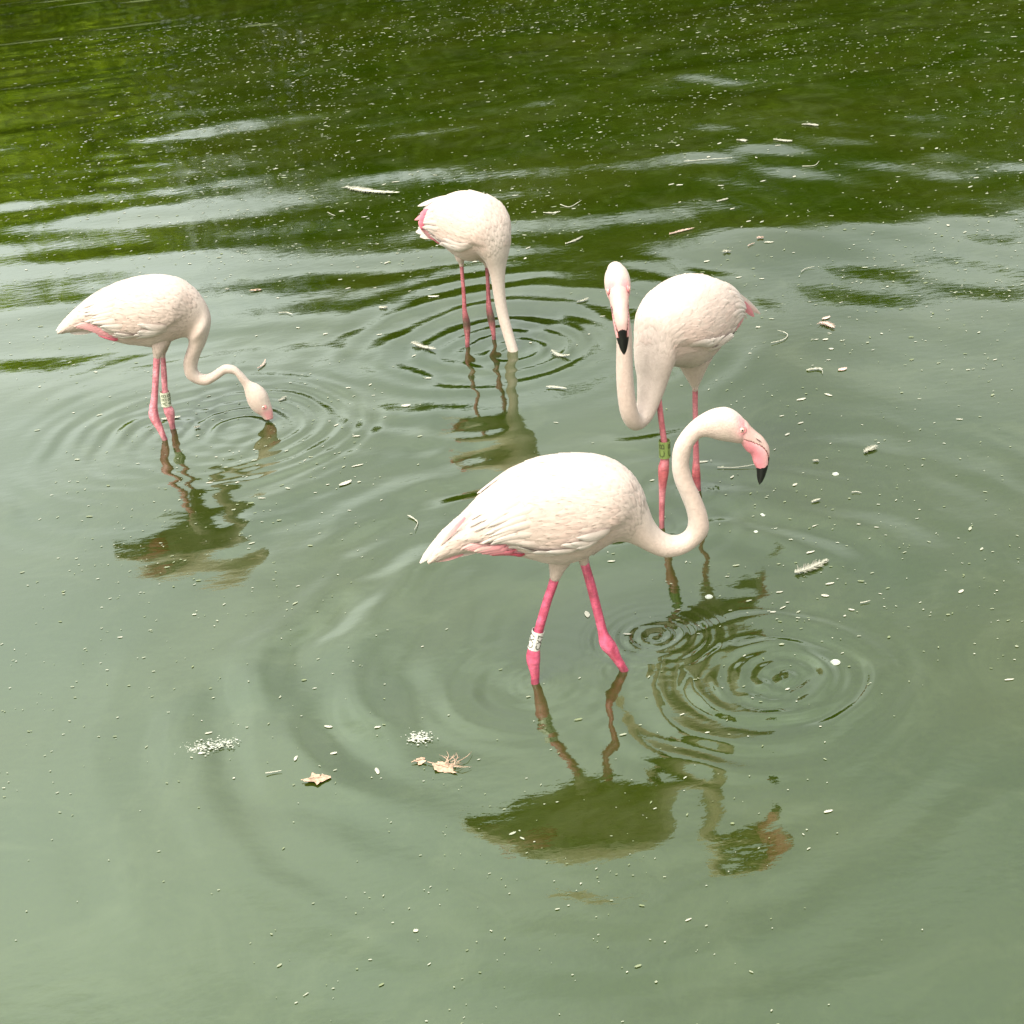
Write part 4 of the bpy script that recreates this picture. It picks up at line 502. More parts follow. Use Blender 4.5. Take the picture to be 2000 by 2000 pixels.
def add_eye(root, skin, ue, te, sd_, M, sc):
    """a pale iris ball with a dark pupil in a ring of pink skin"""
    out_ = M @ np.array([0, sd_, 0]) / sc
    c = skin.pos(np.array(ue), np.array(te), False) - 0.0018 * out_
    nrm = M @ np.array([0.12, sd_, 0.12]); nrm /= np.linalg.norm(nrm)
    a = np.cross(nrm, [0, 0, 1]); a /= np.linalg.norm(a); b = np.cross(nrm, a)
    th_ = np.linspace(0, 2 * np.pi, 24, endpoint=False); ph = np.linspace(0.02, np.pi / 2, 8); er = 0.0078 * sc
    P = np.array([[c + er * (nrm * math.cos(f) * 0.75 + (a * math.cos(t) + b * math.sin(t)) * math.sin(f)) for t in th_] for f in ph])
    V, Fc = ring_grid(P); f_ = np.repeat(ph, 24)
    cc = np.where((f_ < 0.36)[:, None], BLACK * 3, np.array([0.42, 0.25, 0.20]))
    e_o = mesh_obj('eye', V, Fc, EYEM, root, colors=cc)
    ang2 = np.linspace(0, 2 * np.pi, 12, endpoint=False)
    P = np.array([[c + (a * math.cos(t) * 1.15 + b * math.sin(t)) * (0.0092 * sc + 0.0026 * math.cos(q)) + nrm * (0.0022 * math.sin(q) - 0.0004) for q in ang2] for t in np.append(th_, 2 * np.pi)])
    V, Fc = ring_grid(P, False); mesh_obj('eye_ring', V, Fc, BILL, e_o, colors=np.tile(np.array([0.46, 0.16, 0.16]), (len(V), 1)))

def build_flamingo(key, label, spec):
    D = BIRDS[key]; root = empty('flamingo', (D['root'][0], D['root'][1], 0.0), math.radians(D['ang']))
    tag(root, label, 'flamingo', 'flamingos wading in the pond')
    skin = Skin(D['st'], spec.get('scale', 1.0)); n = len(D['st'])
    vd = Vector((-D['root'][0], -D['root'][1], 0)).normalized(); vd.rotate(Matrix.Rotation(-math.radians(D['ang']), 3, 'Z')); spec_view[root.name] = tuple(vd)
    # body: one skin from tail to head
    u = np.concatenate([np.linspace(0, 12, 97), np.linspace(12, n - 1, (n - 13) * 5 + 1)[1:]]); k = 56
    th = np.linspace(0, 2 * np.pi, k, endpoint=False)
    Ug, Tg = np.meshgrid(u, th, indexing='ij')
    P = skin.pos(Ug, Tg)
    V, Fc = ring_grid(P)
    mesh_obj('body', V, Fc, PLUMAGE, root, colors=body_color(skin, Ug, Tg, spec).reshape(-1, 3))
    g = np.random.default_rng(50 + spec['seed'])
    # contour feathers: small overlapping vanes over back, breast and flank
    us, ts, Ls, Ws = [], [], [], []
    uu = spec.get('utop', 10.8)
    while uu > 1.2:
        p, nn, lu, lt = skin.frame(np.array([uu]), np.array([0.0]))
        size = np.interp(uu, [1.2, 4, 8, 11.4], [0.050, 0.062, 0.046, 0.026])
        ring = skin.pos(np.full(60, uu), np.linspace(0, 2 * np.pi, 60)); per = np.linalg.norm(np.diff(ring, axis=0), axis=1).sum()
        cnt = max(8, int(per / (size * 0.40)))
        t_ = (np.arange(cnt) + g.uniform(0, 1)) / cnt * 2 * np.pi + g.normal(0, 0.04, cnt)
        us.append(uu + g.normal(0, 0.10, cnt)); ts.append(t_); Ls.append(size * g.uniform(0.85, 1.25, cnt)); Ws.append(size * 0.50 * g.uniform(0.85, 1.15, cnt))
        uu -= size * 0.34 / float(lu[0])
    us, ts, Ls, Ws = map(np.concatenate, (us, ts, Ls, Ws))
    N = len(us)
    Q = feather_verts(skin, us, ts, Ls, Ws, np.where(g.random(N) < 0.05, g.uniform(0.002, 0.0045, N), g.uniform(0.0002, 0.0016, N)), 0.0012, g.normal(0, 0.10, N), 5, 3)
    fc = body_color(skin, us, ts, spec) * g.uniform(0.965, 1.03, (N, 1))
    blush = (sstep(0.55, 0.85, vnoise(us * 0.9 + spec['seed'] * 3, ts * 1.3 + 9, 19)) * 0.22)[:, None]
    fc = fc * (1 - blush) + (fc * np.array([1.0, 0.80, 0.78])) * blush
    cg = np.repeat(fc[:, None, :], 15, 1); tipw = np.repeat(np.linspace(0, 1, 5), 3)[None, :, None]
    cg = cg * (0.965 + 0.05 * tipw)
    o = mesh_obj('contour_feathers', Q.reshape(-1, 3), feather_faces(N, 5, 3), FEATHER, root, colors=cg.reshape(-1, 3)); o['kind'] = 'stuff'
    # named wing plumes
    def plume(name, u0, t0, L_, W_, lift, off, c0, c1, skew=0.0, tip=0.5):
        q = feather_verts(skin, u0, t0, L_, W_, lift, off, skew, 9, 5, 0.0, tip)[0]
        w = np.repeat(np.linspace(0, 1, 9), 5)[:, None]
        mesh_obj(name, q, feather_faces(1, 9, 5), FEATHER, root, colors=np.asarray(c0) * (1 - w) + np.asarray(c1) * w)
    for sd_ in (1, -1):
        T = (lambda e: e) if sd_ == 1 else (lambda e: math.pi - e)
        for i in range(16):                                   # scapulars falling over the rear of the wing
            e = -0.42 + 0.10 * i + g.normal(0, 0.03)
            plume('scapular_feather', 5.3 - 0.07 * i + g.normal(0, 0.22), T(e), spec['sl'] * (0.125 + g.uniform(-0.02, 0.025)), 0.024, g.uniform(0.001, 0.004), 0.004, CREAM, WHITE, (-0.12 + g.normal(0, 0.05)) * sd_, 0.4)
        for i in range(12):                                   # flank plumes ruffled up over the wing edge
            plume('flank_feather', 5.7 + 0.27 * i + g.normal(0, 0.12), T(-0.50 + 0.028 * i + g.normal(0, 0.06)), 0.085 + g.uniform(-0.015, 0.02), 0.021, g.uniform(0.003, 0.010), 0.006, CREAM, WHITE, (0.10 + g.normal(0, 0.08)) * sd_, 0.4)
        for i in range(9):                                    # pink coverts showing behind the flank
            plume('covert_feather', 4.75 - 0.2 * i, T(-0.84 + 0.085 * i), 0.10, 0.034, 0.003, 0.008, spec['pink'] * (0.98 - 0.05 * i) + CREAM * (0.02 + 0.05 * i), spec['pink'] * (0.85 - 0.06 * i) + CREAM * (0.15 + 0.06 * i), 0.0, 0.4)
        for i in range(3):
            plume('covert_feather', 4.75 - 0.25 * i, T(-0.80 - 0.03 * i), 0.065, 0.024, 0.002, 0.0105, spec['rose'], spec['rose'] * 0.8 + PINK * 0.2, 0.0, 0.5)
    for (u0, e, L_, W_, c0, c1) in spec.get('rump', ()):      # pink wing coverts uncovered on the side towards the bank path
        plume('covert_feather', u0, math.pi - e, L_, W_, 0.003, 0.0125, c0, c1, 0.0, 0.4)
    CK = dict(W=WHITE, C=CREAM, P=spec['pink'], R=spec['rose'], K=BLACK * 1.6, G=np.array([0.22, 0.17, 0.15]))
    for (b_, t_, w_, c0, c1) in D['tail']:
        v, f = free_feather(b_, t_, w_, Vector(vd) + Vector((0, 0, 0.5)), curve=0.03)
        w = np.repeat(np.linspace(0, 1, 9), 5)[:, None]
        mesh_obj('tail_feather', v, f, FEATHER, root, colors=CK[c0] * (1 - w) + CK[c1] * w)
    # legs
    for li, pts in enumerate(D['legs']):
        P, uu = tube(pts, 14, 4); V, Fc = ring_grid(P)
        zz = V[:, 2]; zmax = zz.max()
        c = np.array(spec['legc'])[None] * np.ones((len(V), 1))
        joint = np.array(spec.get('jointc', spec['legc']))
        zj = pts[spec['jidx'][li]][2]
        kx = np.exp(-((zz - zj) / 0.035) ** 2)[:, None]
        c = c * (1 - kx) + joint[None] * kx
        if spec.get('mud'):
            kx = (sstep(0.10, 0.0, zz - 0.0) * 0)[:, None]
        wet = (1 - sstep(0.008, 0.03, zz))[:, None]; c = c * (1 - 0.45 * wet)                 # wet skin at the waterline
        mot = vnoise(V[:, 2] * 38 + li * 7, V[:, 0] * 120 + V[:, 1] * 120, 23 + spec['seed']); c = c * (0.66 + 0.55 * mot)[:, None] * np.stack([1 + 0 * mot, 0.8 + 0.5 * mot, 0.85 + 0.4 * mot], -1)
        lg = mesh_obj('leg', V, Fc, LEGM, root, colors=c)
        if D['bands'] and D['bands'][0] == li:
            make_band(lg, pts, D['bands'][1], spec['text'], spec['bandc'], spec['ink'])
        if li in spec.get('no_thigh', ()): continue
        # feathered thigh cuff at the top of the leg
        p0 = np.array(pts[0]); p1 = np.array(pts[1]); p2 = np.array(pts[2])
        d = p0[:3] - p1[:3]; d /= np.linalg.norm(d)
        up = p1[:3] + d * 0.115; body_c = np.array(spec.get('thigh_to', {}).get(li, [up[0], 0.25 * up[1], up[2]])); er = spec.get('thigh_r', {}).get(li, 0.066)
        q1 = p1[:3] + d * 0.03; q2 = q1 * 0.6 + body_c * 0.4
        tp, _ = tube([tuple(p1[:3] - d * 0.008) + (p1[3] * 0.98,), tuple(p1[:3] + d * 0.008) + (p1[3] * 1.3,), tuple(q1) + (0.024,), tuple(q2) + (0.6 * er,), tuple(body_c) + (er,)], 24, 4)
        V, Fc = ring_grid(tp)
        V = V + g.normal(0, 0.0006, V.shape)
        mesh_obj('thigh', V, Fc, PLUMAGE, root, colors=np.tile(CREAM * 0.98, (len(V), 1)))
    # head: bill, eyes
    if D['head']:
        hd = D['head']; o3 = np.array(hd['o']); yw = math.radians(hd['yaw']); M = np.array([[math.cos(yw), -math.sin(yw), 0], [math.sin(yw), math.cos(yw), 0], [0, 0, 1]]) * hd['sc']
        HD = BIRDS['HEAD']
        def hl(stn): a = np.array(stn); return np.concatenate([o3 + a[:, :3] @ M.T, a[:, 3:6] @ M.T, a[:, 6:9] @ M.T], 1)
        def part(name, key_, cf, sub=5):
            P, u_, t_ = loft(hl(HD[key_]), sub, 24); V, Fc = ring_grid(P)
            Ug_, Tg_ = np.meshgrid(u_ / u_[-1], t_, indexing='ij')
            return mesh_obj(name, V, Fc, BILL, root, colors=cf(Ug_, Tg_).reshape(-1, 3))
        mixc = lambda a, b, k: a + (b - a) * k[..., None]
        # the bill is one shape cut along the gape and where the black tip begins
        P, ub, tb = loft(hl(HD['bill']), 8, 72)
        gv = np.interp(ub, np.arange(10), [-0.46, -0.40, -0.02, 0.23, 0.36, 0.50, 0.57, 0.66, 0.74, 0.82])
        v = np.sin(tb)[None, :] + 0 * ub[:, None]; uu_ = ub[:, None] + 0 * tb[None, :]
        wv = 0.045 + 0.05 * sstep(7.0, 9.5, uu_)
        c_ = P.mean(1, keepdims=True)
        dark = (np.abs(v - gv[:, None]) < wv) & (uu_ > 0.9)
        P = np.where(dark[..., None], c_ + (P - c_) * 0.965, P)
        Vb = P.reshape(-1, 3); k_ = 72
        a_ = np.arange(len(ub) - 1)[:, None] * k_; jj = np.arange(k_)[None, :]; j2_ = (jj + 1) % k_
        Fb = np.stack([a_ + jj, a_ + j2_, a_ + k_ + j2_, a_ + k_ + jj], -1)
        th_m = (tb + tb[1] * 0.5)[None, :]; um = (0.5 * (ub[:-1] + ub[1:]))[:, None]; gm = 0.5 * (gv[:-1] + gv[1:])[:, None]
        vm = np.sin(th_m); up_ = vm > gm; wm = 0.045 + 0.05 * sstep(7.0, 9.5, um)
        edge = 9.45 + 0.30 * (1 - np.abs(vm)) + 0.10 * np.sin(th_m * 9)
        black = np.where(up_, um > 8.3 - 0.5 * np.clip(vm, 0, 1) ** 6, um > edge)
        gap = (np.abs(vm - gm) < wm) & (um > 0.9) & ~black
        grp = np.where(black, 3, np.where(gap, 2, np.where(up_, 0, 1)))
        ucol = um / 10 + 0 * vm
        UPC = np.array([0.37, 0.255, 0.215]); LOC = np.array([0.46, 0.155, 0.17])
        fr_ = (uu_ / 9.0)[..., None]; side_ = np.abs(np.cos(tb))[None, :, None]
        cu_ = UPC + (np.array([0.52, 0.25, 0.235]) - UPC) * (0.75 * sstep(0.35, 0.0, fr_) * side_ + 0.35 * sstep(0.55, 0.9, fr_))
        cl_ = np.array([0.52, 0.27, 0.255]) + (LOC - np.array([0.52, 0.27, 0.255])) * sstep(0.7, -0.5, np.sin(tb))[None, :, None] * sstep(0.02, 0.3, fr_)
        for gi, (nm_, cc_) in enumerate((('upper_mandible', cu_), ('lower_mandible', cl_), ('gape', np.array([0.09, 0.025, 0.02]) + 0 * P), ('bill_tip', BLACK + 0 * P))):
            fsel = Fb[grp == gi]; idx, inv = np.unique(fsel, return_inverse=True)
            mesh_obj(nm_, Vb[idx], inv.reshape(-1, 4), BILL, root, colors=(cc_ + 0 * P).reshape(-1, 3)[idx])
        nz_ = np.array(HD['nostril']); ey = np.array(HD['eye'][0])
        for sd_ in (1, -1):
            pts = [tuple(o3 + M @ (p + np.array([0, sd_ * 0.0232, 0]))) + (r_,) for p, r_ in zip(nz_, (0.0006, 0.0013, 0.0005))]
            P, _ = tube(pts, 8, 3); V, Fc = ring_grid(P); mesh_obj('nostril', V, Fc, BILL, root, colors=np.tile(np.array([0.08, 0.03, 0.03]), (len(V), 1)))
            add_eye(root, skin, *eye_at(skin, o3 + M @ ey, sd_, n), sd_, M, hd['sc'])
    elif 'eye' in spec:
        for sd_ in (1, -1):
            th_e = spec['eye'][1] if sd_ > 0 else math.pi - spec['eye'][1]
            add_eye(root, skin, spec['eye'][0], th_e, sd_, np.eye(3), 0.9)
    return root

build_flamingo('front', 'large front flamingo walking right with curved neck and white CX7 leg band', dict(seed=1, face=27.7, sl=1.0, pink=PINK, rose=CRIMSON, legc=srgb(166, 66, 88), jidx=(8, 8), rump=[(4.0, -0.46, 0.085, 0.032, PINK, PINK * 0.6 + CREAM * 0.4), (4.15, -0.58, 0.085, 0.030, PINK, PINK * 0.8 + CREAM * 0.2), (3.6, -0.40, 0.08, 0.030, PINK * 0.7 + CREAM * 0.3, CREAM), (4.4, -0.68, 0.08, 0.026, ROSE, PINK)], text='CX7', bandc=(0.42, 0.385, 0.345), ink=(0.035, 0.035, 0.015)))
build_flamingo('left', 'left flamingo dipping its bill with an ABB band above its knee', dict(seed=2, face=29.6, eye=(29.0, 0.3), sl=1.0, pink=PINK, rose=ROSE, legc=srgb(176, 104, 110), jidx=(6, 7), text='ABB', bandc=(0.42, 0.415, 0.305), ink=(0.05, 0.07, 0.03), utop=10.2))
build_flamingo('right', 'right flamingo facing the viewer with black bill tip and green leg band', dict(seed=3, face=len(BIRDS['right']['st']) - 2.2, sl=1.0, pink=PINK, rose=ROSE, legc=srgb(150, 80, 85), jidx=(7, 6), jointc=srgb(150, 70, 72), text='CB', no_thigh=(0,), bandc=(0.12, 0.155, 0.04), ink=(0.03, 0.035, 0.008)))
build_flamingo('back', 'back flamingo with its whole head under water and pink wing tips raised', dict(seed=4, sl=1.0, pink=PINK, rose=ROSE, legc=srgb(140, 72, 76), jidx=(7, 6), jointc=srgb(70, 50, 38), rump=[(3.75, 0.55, 0.085, 0.030, ROSE, PINK), (3.7, 0.32, 0.10, 0.034, ROSE, PINK), (3.65, 0.08, 0.105, 0.034, ROSE, PINK), (3.6, -0.15, 0.10, 0.032, ROSE, PINK), (3.6, -0.38, 0.085, 0.028, PINK, CREAM)], text='', bandc=None, ink=None))
# ------------------------------------------------------------------ feathers, leaves, foam and flecks on the water
def flat_mat(name, colr, rough=0.7, noise=0.15, nscale=40, spec=0.3):
    mt, t, b = new_mat(name)
    tcn = t.nodes.new('ShaderNodeTexCoord'); nz = t.nodes.new('ShaderNodeTexNoise'); nz.inputs['Scale'].default_value = nscale; nz.inputs['Detail'].default_value = 5
    t.links.new(tcn.outputs['Object'], nz.inputs['Vector'])
    rp = t.nodes.new('ShaderNodeValToRGB'); rp.color_ramp.elements[0].position = 0.35; rp.color_ramp.elements[1].position = 0.65
    c = np.array(colr); rp.color_ramp.elements[0].color = (*np.clip(c * (1 - noise), 0, 0.9), 1); rp.color_ramp.elements[1].color = (*np.clip(c * (1 + noise), 0, 0.9), 1)
    t.links.new(nz.outputs[0], rp.inputs[0]); t.links.new(rp.outputs[0], b.inputs['Base Color'])
    b.inputs['Roughness'].default_value = rough; b.inputs['Specular IOR Level'].default_value = spec
    return mt
M_WHITE = flat_mat('floating_feather', (0.28, 0.27, 0.21), 0.7, 0.10)
M_PEACH = flat_mat('floating_pink_feather', (0.36, 0.265, 0.21), 0.7, 0.12)
M_LEAF = flat_mat('dead_leaf', (0.30, 0.205, 0.14), 0.75, 0.30, 90)
M_FOAM = flat_mat('foam', (0.26, 0.265, 0.21), 0.5, 0.12, 120, 0.5)
M_SPECK, _t, _b = new_mat('specks')
_g = _t.nodes.new('ShaderNodeNewGeometry'); _r = _t.nodes.new('ShaderNodeValToRGB'); _r.color_ramp.elements[0].color = (0.11, 0.13, 0.06, 1); _r.color_ramp.elements[1].color = (0.26, 0.26, 0.20, 1)
_r.color_ramp.elements[0].position = 0.15
_t.links.new(_g.outputs['Random Per Island'], _r.inputs[0]); _t.links.new(_r.outputs[0], _b.inputs['Base Color']); _b.inputs['Roughness'].default_value = 0.6
M_BUBBLE, _t, _b = new_mat('bubble')
_b.inputs['Base Color'].default_value = (0.75, 0.8, 0.7, 1); _b.inputs['Roughness'].default_value = 0.03; _b.inputs['Alpha'].default_value = 0.22; _b.inputs['IOR'].default_value = 1.6

def wz(x, y): return float(water_h(np.array([x]), np.array([y]))[0])

def path_pts(pts, n):
    p = np.array(pts, float); return catmull(p, np.linspace(0, len(p) - 1, n)) if len(p) > 2 else p[0] + (p[1] - p[0]) * np.linspace(0, 1, n)[:, None]

def floating(name, kind, pts, width, label, g):
    c = np.mean(np.array(pts), 0); z0 = wz(*c) + 0.0035
    P = path_pts(pts, 13) - c; L_ = np.linalg.norm(np.diff(P, axis=0), axis=1).sum()
    t = np.gradient(P, axis=0); t /= np.linalg.norm(t, axis=1)[:, None]; nrm = np.stack([-t[:, 1], t[:, 0]], -1); s = np.linspace(0, 1, 13)
    peach = 'pink' in label or 'peach' in label
    Vs, Fs, off = [], [], 0
    def add(v, f):
        nonlocal off
        Vs.append(np.asarray(v, float)); Fs.extend([tuple(int(i) + off for i in q) for q in f]); off += len(v)
    lift = 0.10 * L_ * (s - 0.4) ** 2
    if kind in ('vane', 'quill', 'curl', 'fork'):
        sh = np.concatenate([P, lift[:, None] + 0.001], 1); rad = np.interp(s, [0, 0.7, 1], [1, 0.7, 0.2]) * max(0.0011, min(0.0022, width * 0.10))
        if kind == 'quill': rad = rad * 1.0 + 0.0006
        T, _ = tube(np.concatenate([sh, rad[:, None]], 1), 6, 1); v, f = ring_grid(T); add(v, f)
        if kind != 'quill' or width > 0.006:
            nb = int(np.clip(L_ / 0.0022, 10, 70))
            for side in (1, -1):
                for i in range(nb):
                    q = (i + 0.5) / nb
                    wd = width * 0.5 * (math.sin(math.pi * min(1, 0.14 + 0.84 * q)) ** 0.6) * g.uniform(0.5, 1.12) * (0.45 if kind in ('quill', 'curl') else 1)
                    if q < 0.2: wd *= g.uniform(0.6, 1.35)
                    if g.random() < 0.12: continue
                    b0 = np.array([np.interp(q, s, sh[:, k]) for k in range(3)]); tt = np.array([np.interp(q, s, t[:, k]) for k in range(2)]); nn = np.array([-tt[1], tt[0]]) * side
                    d = nn * 0.75 + tt * (0.65 + g.normal(0, 0.08 if q > 0.25 else 0.4)); d /= np.linalg.norm(d)
                    tip = b0[:2] + d * wd * 1.25; hw = L_ / nb * 0.62
                    zt = b0[2] + 0.12 * wd + g.normal(0, 0.0006)
                    mid = b0[:2] + d * wd * 0.7
                    add([(b0[0] - tt[0] * hw, b0[1] - tt[1] * hw, b0[2]), (b0[0] + tt[0] * hw, b0[1] + tt[1] * hw, b0[2]), (mid[0] + tt[0] * hw, mid[1] + tt[1] * hw, zt + 0.05 * wd), (tip[0], tip[1], zt), (mid[0] - tt[0] * hw, mid[1] - tt[1] * hw, zt + 0.05 * wd)], [(0, 1, 2, 3, 4)])
        if kind == 'fork':
            b0 = sh[7]; T, _ = tube([(b0[0], b0[1], b0[2], 0.0016), (b0[0] + 0.01, b0[1] - 0.03, b0[2] + 0.004, 0.0012), (b0[0] + 0.006, b0[1] - 0.055, b0[2], 0.0005)], 6, 3); v, f = ring_grid(T); add(v, f)
        mt = M_PEACH if peach else M_WHITE
    elif kind == 'flake':
        pr = np.sin(np.pi * (0.06 + 0.88 * s)) ** 0.7 * width / 2
        rows = [np.concatenate([P + nrm * (pr * k)[:, None], (lift + 0.12 * width * (1 - abs(k)))[:, None]], 1) for k in (-1, -0.5, 0, 0.5, 1)]
        v, f = flat_quads(np.stack(rows, 1)); add(v, f); mt = M_PEACH if peach else M_WHITE
    elif kind == 'tuft':
        for i in range(46):
            a = g.uniform(0, 6.28); l = L_ * 0.5 * g.uniform(0.45, 1.0); w_ = l * 0.09; h = l * g.uniform(0.05, 0.45)
            dx, dy = math.cos(a), math.sin(a) * 0.8
            add([(dy * w_, -dx * w_, 0.001), (-dy * w_, dx * w_, 0.001), (dx * l * 0.6 - dy * w_, dy * l * 0.6 + dx * w_, h), (dx * l, dy * l, h * 0.5), (dx * l * 0.6 + dy * w_, dy * l * 0.6 - dx * w_, h)], [(0, 1, 2, 3, 4)])
        mt = M_PEACH if peach else M_WHITE
    elif kind == 'leaf':
        k = 40; d = P[-1] - P[0]; Lh = np.linalg.norm(d) / 2; d /= 2 * Lh; nr = np.array([-d[1], d[0]])
        th = np.linspace(0, 2 * np.pi, k, endpoint=False)
        r_ = 0.9 + 0.22 * np.cos(2 * th + g.uniform(0, 6)) + 0.16 * np.cos(3 * th + g.uniform(0, 6)) + 0.10 * np.cos(5 * th + g.uniform(0, 6)) + g.normal(0, 0.07, k)
        rings = []
        for q in (0.02, 0.35, 0.7, 1.0):
            x = np.cos(th) * r_ * Lh * q; y = np.sin(th) * r_[::-1] * max(width * 0.36, Lh * 0.40) * q
            z = 0.006 * (vnoise(x * 60 + 5, y * 60 + Lh * 99, 17) - 0.35) * (0.4 + q)
            rings.append(np.stack([x * d[0] + y * nr[0], x * d[1] + y * nr[1], z], -1))
        v, f = ring_grid(np.array(rings), False); add(v, f)
        T, _ = tube([(-d[0] * Lh * 1.35, -d[1] * Lh * 1.35, 0.002, 0.0011), (-d[0] * Lh * 0.6, -d[1] * Lh * 0.6, 0.004, 0.0012), (d[0] * Lh * 0.7, d[1] * Lh * 0.7, 0.007, 0.0005)], 6, 3); v, f = ring_grid(T); add(v, f)
        if label.startswith('frayed'):
            for i in range(14):
                a = g.uniform(-0.6, 1.6); o_ = np.array([g.uniform(-0.3, 1) * Lh, g.uniform(-0.2, 0.5) * Lh]); l = g.uniform(0.03, 0.07)
                T, _ = tube([(o_[0], o_[1], 0.004, 0.0011), (o_[0] + math.cos(a) * l * 0.5, o_[1] + math.sin(a) * l * 0.5, 0.007, 0.001), (o_[0] + math.cos(a + 0.3) * l, o_[1] + math.sin(a + 0.3) * l, 0.002, 0.0004)], 5, 2); v, f = ring_grid(T); add(v, f)
        mt = M_LEAF
    else:                                                      # foam: many tiny domes
        for i in range(int(110 + L_ * 1300)):
            q = g.random() ** 0.8; c_ = np.array([np.interp(q, s, P[:, k]) for k in range(2)]) + g.normal(0, 1, 2) * width * np.array([0.65, 0.42])
            r_ = g.uniform(0.0006, 0.0026) * (2.0 if g.random() < 0.08 else 1); k_ = 7; a = np.linspace(0, 2 * np.pi, k_, endpoint=False) + g.uniform(0, 1)
            rr = r_ * g.uniform(0.5, 1.3, k_); st_ = g.uniform(0.8, 2.4); h_ = r_ * g.uniform(0.1, 0.9)
            add([(c_[0], c_[1], h_)] + [(c_[0] + math.cos(b_) * w_ * st_, c_[1] + math.sin(b_) * w_, 0.0004 * math.sin(i)) for b_, w_ in zip(a, rr)], [(0, 1 + m_, 1 + (m_ + 1) % k_) for m_ in range(k_)])
        mt = M_FOAM
    o = mesh_obj(name, np.concatenate(Vs), Fs, mt, None, smooth=kind in ('flake', 'foam', 'leaf'))
    o.location = (c[0], c[1], z0)
    return o
gd = np.random.default_rng(77)
NAMES = dict(vane='floating_feather', quill='floating_quill', curl='floating_feather', fork='floating_feather', flake='floating_flake', tuft='down_tuft', leaf='fallen_leaf', foam='foam_patch')
CATS = dict(vane='feather', quill='quill', curl='feather', fork='feather', flake='flake', tuft='down tuft', leaf='leaf', foam='foam')
for kind, pts, w, lab in DEBRIS:
    tag(floating(NAMES[kind], kind, pts, w, lab, gd), lab, CATS[kind], 'feathers and leaves adrift on the pond')

# small pale flakes: one shape, copied about the water
def flake_mesh(seed):
    g = np.random.default_rng(seed); k = 10; th = np.linspace(0, 2 * np.pi, k, endpoint=False)
    r_ = 1 + 0.18 * np.cos(2 * th + g.uniform(0, 6)) + g.normal(0, 0.08, k)
    V = [(0, 0, 0.22)] + [(math.cos(a) * q, math.sin(a) * q * 0.42, 0.05 * math.cos(3 * a) + 0.02) for a, q in zip(th, r_)]
    return V, [(0, 1 + i, 1 + (i + 1) % k) for i in range(k)]
protos = []
FL_LABEL = 'small pale flake of down floating flat on the green pond'
spots = [tuple(p) for p in FLAKES]
gx = np.random.default_rng(9)
while len(spots) < 230:                                       # more of them further out, where the water is darker
    y = gx.uniform(2.7, 13.0); x = gx.uniform(-0.36 * y - 0.2, 0.34 * y + 0.15)
    if y > 6.2 and gx.random() < 0.85 or gx.random() < 0.42: spots.append((x, y))
for i, (x, y) in enumerate(spots):
    if i < 4:
        V, Fc = flake_mesh(200 + i); o = mesh_obj('small_flake', V, Fc, M_WHITE); protos.append(o)
    else:
        o = protos[i % 4].copy(); col.objects.link(o)
    sc = gx.uniform(0.004, 0.012) * (0.75 + 0.05 * y) * (1.25 if i < len(FLAKES) else 0.85)
    o.location = (x, y, wz(x, y) + 0.002); o.rotation_euler = (0, 0, gx.normal(0.15, 0.6)); o.scale = (sc * gx.uniform(0.8, 1.5), sc * gx.uniform(0.7, 1.5), sc * 0.6)
    zone = (('on the dark reflection at the top left' if x < -0.9 else 'on the dark reflection at the top right' if x > 1.1 else 'on the dark reflection behind the back flamingo') if y > 8.4 else
            ('on the water left of the back flamingo' if x < -0.3 else 'on the water right of the back flamingo' if x > 0.55 else 'on the water around the back flamingo') if y > 5.9 else
            ('on the water round the left flamingo' if x < -0.75 else 'between the left and front flamingos' if x < 0.0 else 'on the open water right of the right flamingo' if x > 0.85 else 'close round the right flamingo') if y > 4.55 else
            ('on the calm water left of the front flamingo' if x < -0.25 else 'on the ripples right of the front flamingo' if x > 0.45 else 'under and beside the front flamingo') if y > 3.45 else 'on the near water at the bottom')
    tag(o, 'small pale flake ' + zone, 'flake', 'small flakes ' + zone)

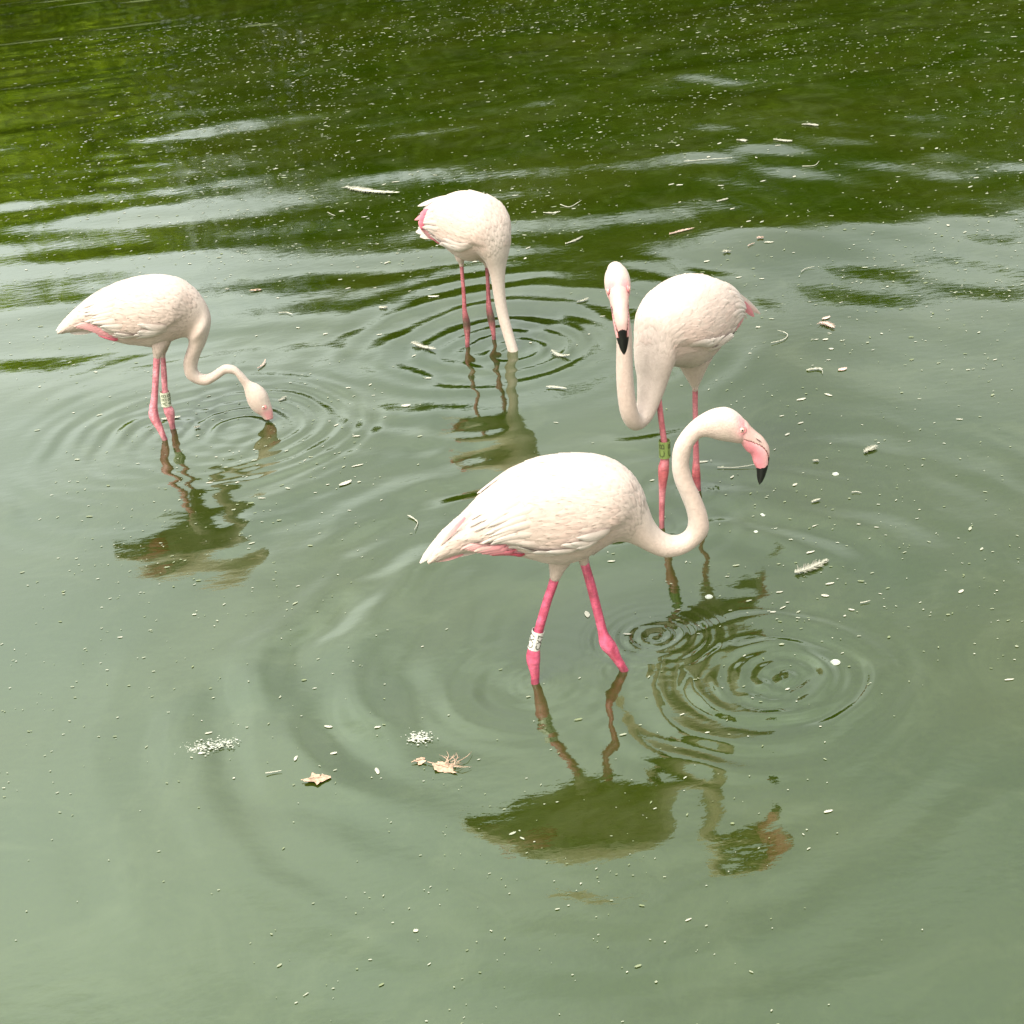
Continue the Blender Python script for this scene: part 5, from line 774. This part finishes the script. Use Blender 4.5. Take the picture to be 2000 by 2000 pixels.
# bubbles: thin domes with a wet rim
for i, (x, y, r_) in enumerate(BUBBLES):
    ph = np.linspace(0.0, np.pi / 2 - 0.05, 6); th = np.linspace(0, 2 * np.pi, 24, endpoint=False)
    D = np.array([[(r_ * math.cos(p_) * math.cos(a), r_ * math.cos(p_) * math.sin(a), r_ * 0.55 * math.sin(p_)) for a in th] for p_ in ph]); v, f = ring_grid(D)
    root = empty('bubble', (x, y, wz(x, y) + 0.001))
    tag(root, ['clear bubble right of the front flamingo bill tip', 'ring shaped bubble right of the front flamingo neck bend', 'tiny bubble between the neck bend and the bill tip', 'tiny bubble close under the front flamingo bill', 'bubble with a ring round it at the right of the ripples', 'bubble among the reflected legs right of the ripple centre', 'bubble inside the small foam curl'][i], 'bubble', 'bubbles on the pond')
    mesh_obj('dome', v, f, M_BUBBLE, root)
    T, _ = tube([(math.cos(a) * r_, math.sin(a) * r_, 0.0, r_ * 0.10) for a in np.linspace(0, 2 * np.pi, 25)], 8, 1); v, f = ring_grid(T, False); mesh_obj('rim', v, f, M_FOAM, root)

# the countless specks between them
def build_specks():
    g = np.random.default_rng(21); N = 20000
    y = 2.3 + 14.0 * g.random(N) ** 0.85; x = g.uniform(-0.42, 0.40, N) * (y + 0.6)
    dens = vnoise(x * 0.9 + 4, y * 0.7, 33) * 0.8 + 0.18 * sstep(5.0, 8.5, y); keep = dens ** 1.6 * 1.3 > g.uniform(0.10, 0.95, N)
    x, y = x[keep], y[keep]; N = len(x); z = water_h(x, y) + 0.0016
    r_ = g.uniform(0.0007, 0.0022, N) * (0.5 + 0.17 * y) * np.where(g.random(N) < 0.12, 1.9, 1); el = g.uniform(1.0, 3.0, N); a = g.normal(0.1, 0.6, N)
    th = np.linspace(0, 2 * np.pi, 6, endpoint=False)
    lx = np.cos(th)[None] * (r_ * el)[:, None]; ly = np.sin(th)[None] * r_[:, None]
    V = np.stack([x[:, None] + lx * np.cos(a)[:, None] - ly * np.sin(a)[:, None], y[:, None] + lx * np.sin(a)[:, None] + ly * np.cos(a)[:, None], z[:, None] + 0.0006 + 0 * lx], -1)
    o = mesh_obj('specks', V.reshape(-1, 3), np.arange(N * 6).reshape(-1, 6), M_SPECK, None, smooth=False)
    tag(o, 'countless pale specks of down and scum drifting on the water', None, None, 'stuff')
build_specks()
